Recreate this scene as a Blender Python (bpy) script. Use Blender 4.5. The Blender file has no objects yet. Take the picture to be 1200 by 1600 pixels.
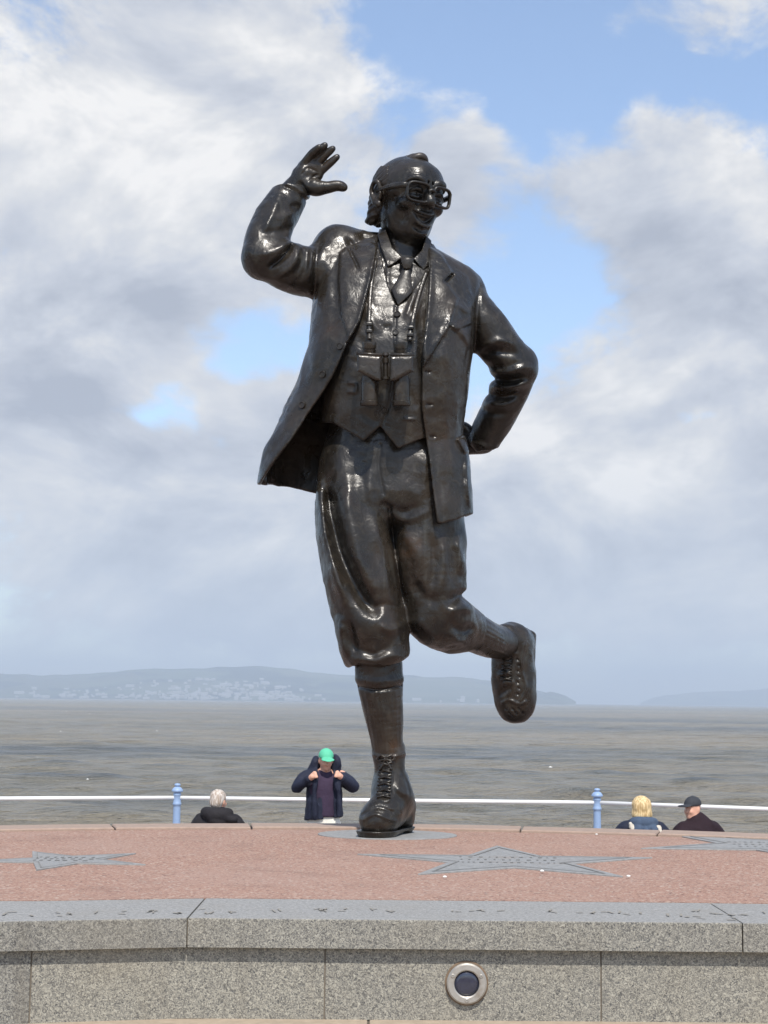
import bpy, bmesh, math, random, time
import numpy as np
from mathutils import Vector, Matrix

T0 = time.time()
random.seed(7)
RNG = np.random.default_rng(7)
SC = bpy.context.scene
COL = SC.collection

# ------------------------------------------------------------------ camera
EYE = np.array([0.0, 0.0, 0.45])          # platform top is z = 0
FPX = 2400.0                              # focal length in photo pixels (1200 wide)
PITCH = math.atan(295.0 / FPX)
ROLL = math.radians(0.67)
_F = np.array([0, math.cos(PITCH), math.sin(PITCH)])
_U0 = np.array([0, -math.sin(PITCH), math.cos(PITCH)])
_R0 = np.array([1.0, 0, 0])
_R = math.cos(ROLL) * _R0 + math.sin(ROLL) * _U0
_U = math.cos(ROLL) * _U0 - math.sin(ROLL) * _R0

cam_d = bpy.data.cameras.new('camera')
cam = bpy.data.objects.new('camera', cam_d)
COL.objects.link(cam)
cam_d.sensor_fit = 'HORIZONTAL'
cam_d.sensor_width = 36.0
cam_d.lens = 36.0 * FPX / 1200.0
cam_d.clip_start = 0.05
cam_d.clip_end = 60000
cam.matrix_world = Matrix(((_R[0], _U[0], -_F[0], EYE[0]), (_R[1], _U[1], -_F[1], EYE[1]),
                           (_R[2], _U[2], -_F[2], EYE[2]), (0, 0, 0, 1)))
SC.camera = cam

# ------------------------------------------------------------------ sun, sky, exposure
SUN_EL, SUN_AZ = math.radians(54), math.radians(9)     # high, behind the viewer, a little right
SUN = Vector((math.sin(SUN_AZ) * math.cos(SUN_EL), -math.cos(SUN_AZ) * math.cos(SUN_EL), math.sin(SUN_EL)))
sun_d = bpy.data.lights.new('sun', 'SUN')
sun_d.energy = 5.0
sun_d.angle = math.radians(0.55)
sun_d.color = (1.0, 0.955, 0.88)
sun = bpy.data.objects.new('sun', sun_d)
sun.rotation_euler = SUN.to_track_quat('Z', 'Y').to_euler()
sun.location = (4, -8, 12)
COL.objects.link(sun)

SC.view_settings.view_transform = 'Standard'
SC.view_settings.look = 'None'
SC.view_settings.exposure = 0.0
SC.view_settings.gamma = 1.0
SC.view_settings.use_curve_mapping = False
SC.render.engine = 'CYCLES'
SC.cycles.use_denoising = True
SC.cycles.max_bounces = 4
SC.cycles.transparent_max_bounces = 6
SC.cycles.volume_bounces = 0
SC.cycles.sample_clamp_indirect = 6


class NT:
    """tiny node-tree writer"""
    def __init__(s, tree):
        s.t = tree
        s.n = tree.nodes
        s.l = tree.links

    def add(s, kind, **kw):
        n = s.n.new(kind)
        for k, v in kw.items():
            setattr(n, k, v)
        return n

    def put(s, sock, v):
        if v is None:
            return
        if hasattr(v, 'is_linked') or isinstance(v, bpy.types.NodeSocket):
            s.l.new(v, sock)
        else:
            sock.default_value = v

    def m(s, op, a, b=None, c=None, clamp=False):
        n = s.add('ShaderNodeMath', operation=op, use_clamp=clamp)
        for i, v in enumerate((a, b, c)):
            if v is not None:
                s.put(n.inputs[i], v)
        return n.outputs[0]

    def vm(s, op, a, b=None):
        n = s.add('ShaderNodeVectorMath', operation=op)
        s.put(n.inputs[0], a)
        if b is not None:
            s.put(n.inputs[3 if op == 'SCALE' else 1], b)
        return n.outputs[0]

    def mr(s, v, a, b, c=0.0, d=1.0, smooth=True):
        n = s.add('ShaderNodeMapRange', interpolation_type='SMOOTHSTEP' if smooth else 'LINEAR', clamp=True)
        for i, x in enumerate((v, a, b, c, d)):
            s.put(n.inputs[i], x)
        return n.outputs[0]

    def noise(s, vec, scale, detail=4, rough=0.5, dist=0.0, out=0):
        n = s.add('ShaderNodeTexNoise')
        s.put(n.inputs['Vector'], vec)
        n.inputs['Scale'].default_value = scale
        n.inputs['Detail'].default_value = detail
        n.inputs['Roughness'].default_value = rough
        n.inputs['Distortion'].default_value = dist
        return n.outputs[out]

    def voro(s, vec, scale, out='Distance', feature='F1'):
        n = s.add('ShaderNodeTexVoronoi', feature=feature)
        s.put(n.inputs['Vector'], vec)
        n.inputs['Scale'].default_value = scale
        return n.outputs[out]

    def mix(s, f, a, b, blend='MIX'):
        n = s.add('ShaderNodeMix', data_type='RGBA', blend_type=blend)
        s.put(n.inputs[0], f)
        for i, v in ((6, a), (7, b)):
            if isinstance(v, tuple) and len(v) == 3:
                v = v + (1.0,)
            s.put(n.inputs[i], v)
        return n.outputs[2]

    def ramp(s, f, stops, interp='LINEAR'):
        n = s.add('ShaderNodeValToRGB')
        n.color_ramp.interpolation = interp
        e = n.color_ramp.elements
        while len(e) < len(stops):
            e.new(0.5)
        for i, (p, c) in enumerate(stops):
            e[i].position = p
            e[i].color = (c + (1.0,)) if len(c) == 3 else c
        s.put(n.inputs[0], f)
        return n.outputs[0]

    def mapping(s, vec, scale=(1, 1, 1), loc=(0, 0, 0), rot=(0, 0, 0)):
        n = s.add('ShaderNodeMapping')
        s.put(n.inputs['Vector'], vec)
        n.inputs['Scale'].default_value = scale
        n.inputs['Location'].default_value = loc
        n.inputs['Rotation'].default_value = rot
        return n.outputs[0]

    def bump(s, h, strength, dist=0.01, normal=None):
        n = s.add('ShaderNodeBump')
        n.inputs['Strength'].default_value = strength
        n.inputs['Distance'].default_value = dist
        s.put(n.inputs['Height'], h)
        if normal is not None:
            s.put(n.inputs['Normal'], normal)
        return n.outputs[0]


def ray(u, v):
    return _F + _R * ((u - 600.0) / FPX) + _U * ((800.0 - v) / FPX)


def at(u, v, Y):
    """the point of the place that stands Y metres in front of the viewer"""
    D = ray(u, v)
    return EYE + D * (Y / D[1])


def onz(u, v, z=0.0):
    D = ray(u, v)
    return EYE + D * ((z - EYE[2]) / D[2])


# ---- world: clear-sky model with broken cumulus drifting over it
world = bpy.data.worlds.new('World')
SC.world = world
world.use_nodes = True
w = NT(world.node_tree)
w.n.clear()
out = w.add('ShaderNodeOutputWorld')
bg = w.add('ShaderNodeBackground')
w.l.new(bg.outputs[0], out.inputs[0])
sky = w.add('ShaderNodeTexSky', sky_type='NISHITA')
sky.sun_disc = False
sky.sun_elevation = SUN_EL
sky.sun_rotation = math.atan2(SUN.x, SUN.y)
sky.altitude = 10
sky.air_density = 1.0
sky.dust_density = 0.6
sky.ozone_density = 2.0
SKY_STRENGTH = 0.15
bg.inputs['Strength'].default_value = SKY_STRENGTH
dirv = w.add('ShaderNodeTexCoord').outputs['Generated']
sep = w.add('ShaderNodeSeparateXYZ')
w.l.new(dirv, sep.inputs[0])
AZ = w.m('ARCTAN2', sep.outputs[0], sep.outputs[1])
EL = w.m('ARCSINE', sep.outputs[2])


def azel(u, v):
    D = ray(u, v)
    D = D / np.linalg.norm(D)
    return math.atan2(D[0], D[1]), math.asin(D[2])


cmb = w.add('ShaderNodeCombineXYZ')
w.l.new(AZ, cmb.inputs[0])
w.l.new(EL, cmb.inputs[1])
wob = w.noise(dirv, 9.0, detail=3, rough=0.6, out=1)
AE = w.vm('ADD', cmb.outputs[0], w.vm('MULTIPLY', w.vm('SUBTRACT', wob, (0.5, 0.5, 0.5)), (0.11, 0.09, 0)))


def total(items):
    """sum of cloud masses, each a soft patch in bearing and elevation: u, v, half widths, amount"""
    acc = None
    for (u, v, ru, rv, amp) in items:
        a, e = azel(u, v)
        n = w.add('ShaderNodeVectorMath', operation='MULTIPLY_ADD')
        w.l.new(AE, n.inputs[0])
        n.inputs[1].default_value = (FPX / ru, FPX / rv, 0)
        n.inputs[2].default_value = (-a * FPX / ru, -e * FPX / rv, 0)
        d = w.add('ShaderNodeVectorMath', operation='DOT_PRODUCT')
        w.l.new(n.outputs[0], d.inputs[0])
        w.l.new(n.outputs[0], d.inputs[1])
        g = w.m('POWER', 0.36788, d.outputs['Value'])
        acc = w.m('MULTIPLY', g, amp) if acc is None else w.m('MULTIPLY_ADD', g, amp, acc)
    return acc


CLOUDS = [  # u, v, half widths in photo pixels, amount
    (110, 250, 430, 270, 0.36), (430, 60, 170, 110, 0.26), (60, 620, 380, 170, 0.30), (330, 480, 200, 110, 0.16),
    (1080, 620, 270, 240, 0.40), (1190, 420, 130, 170, 0.24), (930, 800, 330, 140, 0.26), (1010, 270, 150, 90, 0.20),
    (700, 250, 70, 110, 0.17), (770, 340, 100, 80, 0.15), (1080, 35, 170, 50, 0.10), (300, 860, 520, 110, 0.26), (900, 930, 600, 90, 0.26),
    (430, 640, 110, 50, 0.14), (240, 740, 200, 50, 0.14),
]
HOLES = [(700, 70, 220, 100, 0.30), (960, 100, 210, 70, 0.24), (860, 420, 110, 120, 0.20), (410, 540, 95, 50, 0.38), (300, 650, 90, 60, 0.42),
         (1090, 650, 40, 25, 0.26), (600, 330, 80, 140, 0.08), (880, 210, 120, 60, 0.18), (640, 190, 100, 60, 0.22)]
BRIGHT = [(110, 180, 300, 150, 0.36), (300, 300, 240, 90, 0.28), (250, 725, 170, 35, 0.30), (980, 720, 190, 80, 0.50), (1000, 590, 120, 60, 0.26), (60, 780, 130, 40, 0.2), (480, 30, 160, 60, 0.2)]
DARK = [(60, 480, 300, 60, 0.16), (110, 680, 240, 60, 0.20), (1130, 500, 130, 80, 0.10), (960, 640, 150, 35, 0.16)]

cvec = w.mapping(dirv, scale=(1.0, 1.0, 1.45), loc=(0.31, 0.12, 0.07))
cvec2 = w.vm('ADD', cvec, (0.012, 0.0, 0.040))           # the same cloud, a little higher and sunward
nA = w.noise(cvec, 7.0, detail=9, rough=0.60, dist=0.35)
nB = w.noise(cvec2, 7.0, detail=5, rough=0.58, dist=0.35)
nF = w.noise(cvec, 24.0, detail=6, rough=0.62, dist=0.5)
lay = w.m('SUBTRACT', total(CLOUDS), total(HOLES))
dens = w.m('ADD', w.m('MULTIPLY_ADD', w.m('SUBTRACT', nF, 0.5), 0.26, nA), lay)
cover = w.mr(dens, 0.47, 0.68)
# lit tops and rims, greyer undersides and cores
relief = w.m('MULTIPLY', w.m('SUBTRACT', nA, nB), 2.8)
core = w.mr(dens, 0.60, 0.95, 0.10, -0.10)
lum = w.m('ADD', w.m('ADD', w.m('ADD', 0.46, core), relief), w.m('MULTIPLY', w.m('SUBTRACT', nF, 0.5), 0.28))
lum = w.m('ADD', lum, w.m('SUBTRACT', total(BRIGHT), total(DARK)), clamp=True)
kk = 1.0 / SKY_STRENGTH
ccol = w.ramp(lum, [(0.0, (0.44 * kk, 0.48 * kk, 0.57 * kk)), (0.42, (0.62 * kk, 0.655 * kk, 0.73 * kk)), (0.75, (0.80 * kk, 0.81 * kk, 0.83 * kk)), (1.0, (0.97 * kk, 0.96 * kk, 0.95 * kk))])
clear = w.mix(0.10, w.vm('SCALE', sky.outputs[0], 1.45), (0.62 * kk, 0.70 * kk, 0.84 * kk))
lowf = w.mr(EL, -0.02, 0.17)
haze_band = (0.66 * kk, 0.73 * kk, 0.82 * kk)
skyc = w.mix(cover, clear, ccol)
skyc = w.mix(w.m('MULTIPLY', w.m('SUBTRACT', 1.0, lowf), 0.58), skyc, haze_band)
w.l.new(skyc, bg.inputs['Color'])


# ================================================================== helpers
MATS = {}


def mat(name, build):
    m = bpy.data.materials.new(name)
    m.use_nodes = True
    t = NT(m.node_tree)
    b = t.n['Principled BSDF']
    build(t, b)
    MATS[name] = m
    return m


def plain(name, col, rough=0.7, spec=0.4, vary=0.25, scale=30.0, bump=0.15, metal=0.0, coat=0.0, bd=0.004):
    def f(t, b):
        tc = t.add('ShaderNodeTexCoord').outputs['Object']
        n = t.noise(tc, scale, 5, 0.6)
        c = t.mix(n, tuple(x * (1 - vary) for x in col), tuple(min(1, x * (1 + vary)) for x in col))
        t.l.new(c, b.inputs['Base Color'])
        b.inputs['Roughness'].default_value = rough
        b.inputs['Specular IOR Level'].default_value = spec
        b.inputs['Metallic'].default_value = metal
        b.inputs['Coat Weight'].default_value = coat
        if bump:
            t.l.new(t.bump(t.noise(tc, scale * 2.2, 5, 0.6), bump, bd), b.inputs['Normal'])
    return mat(name, f)


def tag(o, label=None, cat=None, group=None, kind=None):
    if label:
        o['label'] = label
    if cat:
        o['category'] = cat
    if group:
        o['group'] = group
    if kind:
        o['kind'] = kind
    return o


def empty(name, loc=(0, 0, 0), parent=None):
    o = bpy.data.objects.new(name, None)
    o.location = tuple(loc)
    o.empty_display_size = 0.1
    COL.objects.link(o)
    if parent:
        o.parent = parent
    return o


def link(name, me, m=None, parent=None, smooth=False, loc=None):
    """link a mesh whose vertices are in world space (or around loc); keep it in place under a parent"""
    o = bpy.data.objects.new(name, me)
    COL.objects.link(o)
    if m is not None and len(me.materials) == 0:
        me.materials.append(m)
    if smooth:
        me.polygons.foreach_set('use_smooth', np.ones(len(me.polygons), bool))
    if loc is not None:
        o.location = tuple(loc)
    if parent is not None:
        o.parent = parent
        p = parent
        off = Vector((0, 0, 0))
        while p is not None:
            off += p.location
            p = p.parent
        o.location = o.location - off
    return o


def np_mesh(name, V, Q):
    me = bpy.data.meshes.new(name)
    V = np.asarray(V, np.float32)
    Q = np.asarray(Q, np.int32)
    k = Q.shape[1]
    me.vertices.add(len(V))
    me.vertices.foreach_set('co', V.ravel())
    me.loops.add(Q.size)
    me.loops.foreach_set('vertex_index', Q.ravel())
    me.polygons.add(len(Q))
    me.polygons.foreach_set('loop_start', np.arange(0, Q.size, k, dtype=np.int32))
    me.polygons.foreach_set('loop_total', np.full(len(Q), k, np.int32))
    me.update(calc_edges=True)
    me.validate()
    return me


def py_mesh(name, V, F):
    me = bpy.data.meshes.new(name)
    me.from_pydata([tuple(map(float, v)) for v in V], [], F)
    me.update()
    return me


def bm_mesh(name, bm):
    bmesh.ops.recalc_face_normals(bm, faces=bm.faces[:])
    me = bpy.data.meshes.new(name)
    bm.to_mesh(me)
    bm.free()
    return me


def box_bm(lo, hi, bevel=0.0, seg=2, bm=None):
    b = bm or bmesh.new()
    r = bmesh.ops.create_cube(b, size=1.0)
    c = [(lo[i] + hi[i]) / 2 for i in range(3)]
    s = [hi[i] - lo[i] for i in range(3)]
    for v in r['verts']:
        v.co = Vector((v.co[i] * s[i] + c[i] for i in range(3)))
    if bevel:
        es = list({e for v in r['verts'] for e in v.link_edges})
        bmesh.ops.bevel(b, geom=es, offset=bevel, segments=seg, profile=0.6, affect='EDGES')
    return b


def prism_bm(poly, z0, z1, bevel=0.0, seg=1):
    """poly: list of (x, y) ; upright prism"""
    b = bmesh.new()
    lo = [b.verts.new((p[0], p[1], z0)) for p in poly]
    hi = [b.verts.new((p[0], p[1], z1)) for p in poly]
    n = len(poly)
    b.faces.new(lo[::-1])
    top = b.faces.new(hi)
    for i in range(n):
        b.faces.new((lo[i], lo[(i + 1) % n], hi[(i + 1) % n], hi[i]))
    bmesh.ops.recalc_face_normals(b, faces=b.faces[:])
    if bevel:
        bmesh.ops.bevel(b, geom=list(top.edges), offset=bevel, segments=seg, profile=0.6, affect='EDGES')
    return b


def lathe(profile, n=24, axis='Z', origin=(0, 0, 0), M=None):
    """profile: list of (r, h) from bottom to top; closed with caps"""
    V, F = [], []
    for r, h in profile:
        for k in range(n):
            a = 2 * math.pi * k / n
            V.append((r * math.cos(a), r * math.sin(a), h))
    m = len(profile)
    for i in range(m - 1):
        for k in range(n):
            F.append((i * n + k, i * n + (k + 1) % n, (i + 1) * n + (k + 1) % n, (i + 1) * n + k))
    F.append(tuple(range(n))[::-1])
    F.append(tuple((m - 1) * n + k for k in range(n)))
    V = np.array(V)
    if M is not None:
        V = V @ np.asarray(M).T
    return V + np.asarray(origin), F


def catmull(P, n=8, closed=False):
    P = np.asarray(P, float)
    if closed:
        Q = np.vstack([P[-1], P, P[0], P[1]])
    else:
        Q = np.vstack([2 * P[0] - P[1], P, 2 * P[-1] - P[-2]])
    res = []
    for i in range(1, len(Q) - 2):
        for j in range(n):
            t = j / n
            a, b, c, d = Q[i - 1], Q[i], Q[i + 1], Q[i + 2]
            res.append(0.5 * ((2 * b) + (c - a) * t + (2 * a - 5 * b + 4 * c - d) * t * t + (3 * b - a - 3 * c + d) * t ** 3))
    if not closed:
        res.append(P[-1])
    return np.array(res)


def sweep(P, rad, n=8, closed=False, flat=1.0, up=None):
    """tube along points; rad scalar or list; flat squashes along 'up'"""
    P = np.asarray(P, float)
    m = len(P)
    rad = np.broadcast_to(np.asarray(rad, float), (m,))
    V, F = [], []
    ref = np.array(up if up is not None else (0, 0, 1.0), float)
    for i in range(m):
        if closed:
            t = P[(i + 1) % m] - P[i - 1]
        else:
            t = P[min(i + 1, m - 1)] - P[max(i - 1, 0)]
        t = t / (np.linalg.norm(t) + 1e-9)
        a = np.cross(t, ref)
        if np.linalg.norm(a) < 1e-3:
            a = np.cross(t, (1, 0, 0))
        a /= np.linalg.norm(a)
        b = np.cross(a, t)
        for k in range(n):
            ang = 2 * math.pi * (k + 0.5) / n
            V.append(P[i] + rad[i] * (a * math.cos(ang) + b * math.sin(ang) * flat))
    mm = m if closed else m - 1
    for i in range(mm):
        j = (i + 1) % m
        for k in range(n):
            F.append((i * n + k, i * n + (k + 1) % n, j * n + (k + 1) % n, j * n + k))
    if not closed:
        F.append(tuple(range(n))[::-1])
        F.append(tuple((m - 1) * n + k for k in range(n)))
    return np.array(V), F


def fix_normals(me):
    b = bmesh.new()
    b.from_mesh(me)
    bmesh.ops.recalc_face_normals(b, faces=b.faces[:])
    b.to_mesh(me)
    b.free()
    return me


# ------------------------------------------------------------------ distance fields -> smooth meshes
def vnoise(P, scale, seed=0):
    """smooth value noise, -1..1"""
    rng = np.random.default_rng(seed)
    L = rng.uniform(-1, 1, (64, 64, 64)).astype(np.float32)
    Q = P * scale
    I = np.floor(Q).astype(np.int32)
    f = (Q - I).astype(np.float32)
    f = f * f * (3 - 2 * f)
    r = 0
    for dx in (0, 1):
        for dy in (0, 1):
            for dz in (0, 1):
                wgt = (f[:, 0] if dx else 1 - f[:, 0]) * (f[:, 1] if dy else 1 - f[:, 1]) * (f[:, 2] if dz else 1 - f[:, 2])
                r = r + wgt * L[(I[:, 0] + dx) & 63, (I[:, 1] + dy) & 63, (I[:, 2] + dz) & 63]
    return r


def proj(P):
    D = P - EYE.astype(np.float32)
    f = D @ _F.astype(np.float32)
    return 600 + FPX * (D @ _R.astype(np.float32)) / f, 800 - FPX * (D @ _U.astype(np.float32)) / f


def seg_dist(u, v, A, B):
    ax, ay = A
    bx, by = B
    dx, dy = bx - ax, by - ay
    L = dx * dx + dy * dy + 1e-9
    t = np.clip(((u - ax) * dx + (v - ay) * dy) / L, 0, 1)
    return np.hypot(u - ax - t * dx, v - ay - t * dy), t


def poly_sd(u, v, poly):
    """signed distance (px), negative inside"""
    d = np.full(u.shape, 1e9, np.float32)
    ins = np.zeros(u.shape, bool)
    n = len(poly)
    for i in range(n):
        A, B = poly[i], poly[(i + 1) % n]
        d = np.minimum(d, seg_dist(u, v, A, B)[0])
        if A[1] != B[1]:
            c = ((A[1] > v) != (B[1] > v)) & (u < (B[0] - A[0]) * (v - A[1]) / (B[1] - A[1]) + A[0])
            ins ^= c
    return np.where(ins, -d, d)


def smin(a, b, k):
    if k <= 0:
        return np.minimum(a, b)
    h = np.maximum(k - np.abs(a - b), 0) / k
    return np.minimum(a, b) - h * h * k * 0.25


class Field:
    def __init__(s, lo, hi, h):
        s.lo = np.asarray(lo, float)
        s.h = h
        s.n = np.ceil((np.asarray(hi, float) - s.lo) / h).astype(int) + 1
        s.ax = [(s.lo[i] + h * np.arange(s.n[i])).astype(np.float32) for i in range(3)]
        s.d = np.full(s.n, 1.0, np.float32)

    def copy(s):
        o = object.__new__(Field)
        o.lo, o.h, o.n, o.ax, o.d = s.lo, s.h, s.n, s.ax, s.d.copy()
        return o

    def win(s, lo, hi):
        a = np.clip(np.floor((np.asarray(lo) - s.lo) / s.h).astype(int), 0, s.n)
        b = np.clip(np.ceil((np.asarray(hi) - s.lo) / s.h).astype(int) + 1, 0, s.n)
        sl = tuple(slice(a[i], b[i]) for i in range(3))
        X = s.ax[0][sl[0]][:, None, None]
        Y = s.ax[1][sl[1]][None, :, None]
        Z = s.ax[2][sl[2]][None, None, :]
        return sl, X, Y, Z

    def merge(s, sl, d, k, sub=False):
        if d.size == 0:
            return
        if sub:
            s.d[sl] = -smin(-s.d[sl], d, k)
        else:
            s.d[sl] = smin(s.d[sl], d, k)

    def ell(s, c, r, k=0.0, M=None, sub=False):
        """ellipsoid; M rows are its axes"""
        c = np.asarray(c, float)
        r = np.asarray(r, float) if np.ndim(r) else np.full(3, float(r))
        R = max(r) + k + 3 * s.h
        sl, X, Y, Z = s.win(c - R, c + R)
        X, Y, Z = X - c[0], Y - c[1], Z - c[2]
        if M is None:
            a, b, g = X, Y, Z
        else:
            a, b, g = (X * m[0] + Y * m[1] + Z * m[2] for m in np.asarray(M, np.float32))
        k0 = np.sqrt((a / r[0]) ** 2 + (b / r[1]) ** 2 + (g / r[2]) ** 2)
        k1 = np.sqrt((a / r[0] ** 2) ** 2 + (b / r[1] ** 2) ** 2 + (g / r[2] ** 2) ** 2) + 1e-6
        s.merge(sl, (k0 * (k0 - 1) / k1).astype(np.float32), k, sub)

    def cone(s, A, B, ra, rb=None, k=0.0, sub=False):
        rb = ra if rb is None else rb
        A, B = np.asarray(A, float), np.asarray(B, float)
        R = max(ra, rb) + k + 3 * s.h
        sl, X, Y, Z = s.win(np.minimum(A, B) - R, np.maximum(A, B) + R)
        D = B - A
        L = D @ D + 1e-12
        t = np.clip(((X - A[0]) * D[0] + (Y - A[1]) * D[1] + (Z - A[2]) * D[2]) / L, 0, 1)
        d = np.sqrt((X - A[0] - t * D[0]) ** 2 + (Y - A[1] - t * D[1]) ** 2 + (Z - A[2] - t * D[2]) ** 2) - (ra + (rb - ra) * t)
        s.merge(sl, d.astype(np.float32), k, sub)

    def line(s, pts, r, k=0.0, n=5, sub=False):
        pts = np.asarray(pts, float)
        rr = np.broadcast_to(np.asarray(r, float), (len(pts),))
        Q = catmull(np.c_[pts, rr], n) if len(pts) > 2 else np.c_[pts, rr]
        for a, b in zip(Q[:-1], Q[1:]):
            s.cone(a[:3], b[:3], a[3], b[3], k, sub)

    def tube(s, pts, k=0.0, n=5, sub=False, axis=(0, 1, 0), e=2.0):
        """pts rows: x y z r1 r2 ; r1 across the picture, r2 in depth"""
        Q = catmull(np.asarray(pts, float), n)
        R = Q[:, 3:].max() + max(k, 0.02) + 5 * s.h
        sl, X, Y, Z = s.win(Q[:, :3].min(0) - R, Q[:, :3].max(0) + R)
        tmp = np.full((X.size, Y.size, Z.size), 1.0, np.float32)
        o = [sl[i].start for i in range(3)]
        ax = np.asarray(axis, float)
        for qi, (a, b) in enumerate(zip(Q[:-1], Q[1:])):
            first, last = qi == 0, qi == len(Q) - 2
            D = b[:3] - a[:3]
            L = math.sqrt(D @ D) + 1e-9
            t_ = D / L
            n1 = np.cross(t_, ax)
            n1 /= np.linalg.norm(n1) + 1e-9
            n2 = np.cross(n1, t_)
            r = max(a[3:].max(), b[3:].max()) + max(k, 0.02) + 3 * s.h
            ext = r * np.sqrt(np.maximum(1 - t_ * t_, 0)) + np.abs(t_) * (0.25 * r + 0.01)
            ea, eb = ext.copy(), ext.copy()
            if first:
                ea = np.full(3, r)
            if last:
                eb = np.full(3, r)
            w_, x, y, z = s.win(np.minimum(a[:3] - ea, b[:3] - eb), np.maximum(a[:3] + ea, b[:3] + eb))
            if x.size * y.size * z.size == 0:
                continue
            x, y, z = x - a[0], y - a[1], z - a[2]
            al = x * t_[0] + y * t_[1] + z * t_[2]
            tt = np.clip(al / L, 0, 1)
            ee = al - tt * L
            p = x * n1[0] + y * n1[1] + z * n1[2]
            q = x * n2[0] + y * n2[1] + z * n2[2]
            r1 = a[3] + (b[3] - a[3]) * tt
            r2 = a[4] + (b[4] - a[4]) * tt
            r3 = np.minimum(r1, r2)
            k0 = np.sqrt((p / r1) ** 2 + (q / r2) ** 2 + (ee / r3) ** 2)
            k1 = np.sqrt((p / r1 ** 2) ** 2 + (q / r2 ** 2) ** 2 + (ee / r3 ** 2) ** 2) + 1e-6
            if e != 2.0:                       # boxier section: flat front, tighter corners
                f1 = k0 / k1
                kk_ = np.sqrt((np.abs(p / r1) ** e + np.abs(q / r2) ** e) ** (2 / e) + (ee / r3) ** 2)
                d = ((kk_ - 1) * f1).astype(np.float32)
            else:
                d = (k0 * (k0 - 1) / k1).astype(np.float32)
            l = tuple(slice(w_[i].start - o[i], w_[i].stop - o[i]) for i in range(3))
            tmp[l] = np.minimum(tmp[l], d)
        s.merge(sl, tmp, k, sub)

    def near(s, band, ymax=None):
        idx = np.nonzero(np.abs(s.d) < band)
        P = np.stack([s.ax[i][idx[i]] for i in range(3)], 1)
        if ymax is not None:
            m = P[:, 1] < ymax
            idx = tuple(i[m] for i in idx)
            P = P[m]
        return idx, P

    def draw(s, items, ymax=None, band=0.045):
        """raise or press folds, seams and edges into the surface.
        items: ('line', pts, amp, width[, taper]) | ('poly', pts, amp, soft) ; amp in metres"""
        idx, P = s.near(band, ymax)
        u, v = proj(P)
        disp = np.zeros(len(u), np.float32)
        for it in items:
            if it[0] == 'line':
                pts = catmull(it[1], 5) if len(it[1]) > 2 else np.asarray(it[1], float)
                taper = it[4] if len(it) > 4 else 0.25
                m = len(pts) - 1
                lo, hi = pts.min(0) - 3 * it[3], pts.max(0) + 3 * it[3]
                sel = np.nonzero((u > lo[0]) & (u < hi[0]) & (v > lo[1]) & (v < hi[1]))[0]
                us, vs = u[sel], v[sel]
                best = np.full(us.shape, 1e9, np.float32)
                bt = np.zeros(us.shape, np.float32)
                for i in range(m):
                    d, t = seg_dist(us, vs, pts[i], pts[i + 1])
                    b = d < best
                    best = np.where(b, d, best)
                    bt = np.where(b, (i + t) / m, bt)
                wgt = np.clip(np.minimum(bt, 1 - bt) / max(taper, 1e-3), 0, 1) if taper > 0 else 1.0
                disp[sel] += it[2] * np.exp(-(best / it[3]) ** 2) * wgt
            else:
                sd = poly_sd(u, v, it[1])
                x = np.clip(0.5 - sd / (2 * it[3]), 0, 1)
                disp += it[2] * x * x * (3 - 2 * x)
        s.d[idx] -= disp

    def rough(s, amp, scale, seed=0, band=0.03, ridge=False, squash=None):
        idx, P = s.near(band)
        if squash is not None:
            P = P * np.asarray(squash, np.float32)
        n = vnoise(P, scale, seed)
        s.d[idx] -= amp * (0.6 - 2.2 * np.abs(n) if ridge else n)

    def patch(s, poly, t_out, t_in, ymax, px=1 / 455.0, soft=1.0):
        """a thin sheet lying on this surface inside an outline"""
        o = s.copy()
        idx, P = s.near(0.06, ymax)
        u, v = proj(P)
        sd = poly_sd(u, v, poly) * px
        d0 = s.d[idx]
        r = np.maximum(np.maximum(d0 - t_out, -(d0 + t_in)), sd)
        o.d = np.full(s.n, 0.03, np.float32)
        o.d[idx] = r
        return o

    def cut(s, poly, ymax=None, ymin=None, px=1 / 455.0, k=0.004):
        """remove everything seen inside an outline (front part only when ymax is given)"""
        m = s.d < 0.05
        if ymax is not None:
            m &= (s.ax[1] < ymax + 0.04)[None, :, None]
        idx = np.nonzero(m)
        P = np.stack([s.ax[i][idx[i]] for i in range(3)], 1)
        u, v = proj(P)
        sd = poly_sd(u, v, poly) * px
        if ymax is not None:
            sd = np.maximum(sd, P[:, 1] - ymax)
        if ymin is not None:
            sd = np.maximum(sd, ymin - P[:, 1])
        s.d[idx] = -smin(-s.d[idx], sd, k)

    def mesh(s, name):
        d = s.d.copy()
        d[0], d[-1], d[:, 0], d[:, -1], d[:, :, 0], d[:, :, -1] = (np.float32(0.02),) * 6
        S = d < 0
        c = np.zeros(tuple(np.array(d.shape) - 1), np.uint8)
        for i in (0, 1):
            for j in (0, 1):
                for k in (0, 1):
                    c += S[i:S.shape[0] - 1 + i, j:S.shape[1] - 1 + j, k:S.shape[2] - 1 + k]
        A = np.nonzero((c > 0) & (c < 8))
        nA = len(A[0])
        vi = np.full(c.shape, -1, np.int32)
        vi[A] = np.arange(nA)
        acc = np.zeros((nA, 3), np.float32)
        cnt = np.zeros(nA, np.float32)
        corners = [(i, j, k) for i in (0, 1) for j in (0, 1) for k in (0, 1)]
        val = {cc: d[A[0] + cc[0], A[1] + cc[1], A[2] + cc[2]] for cc in corners}
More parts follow.
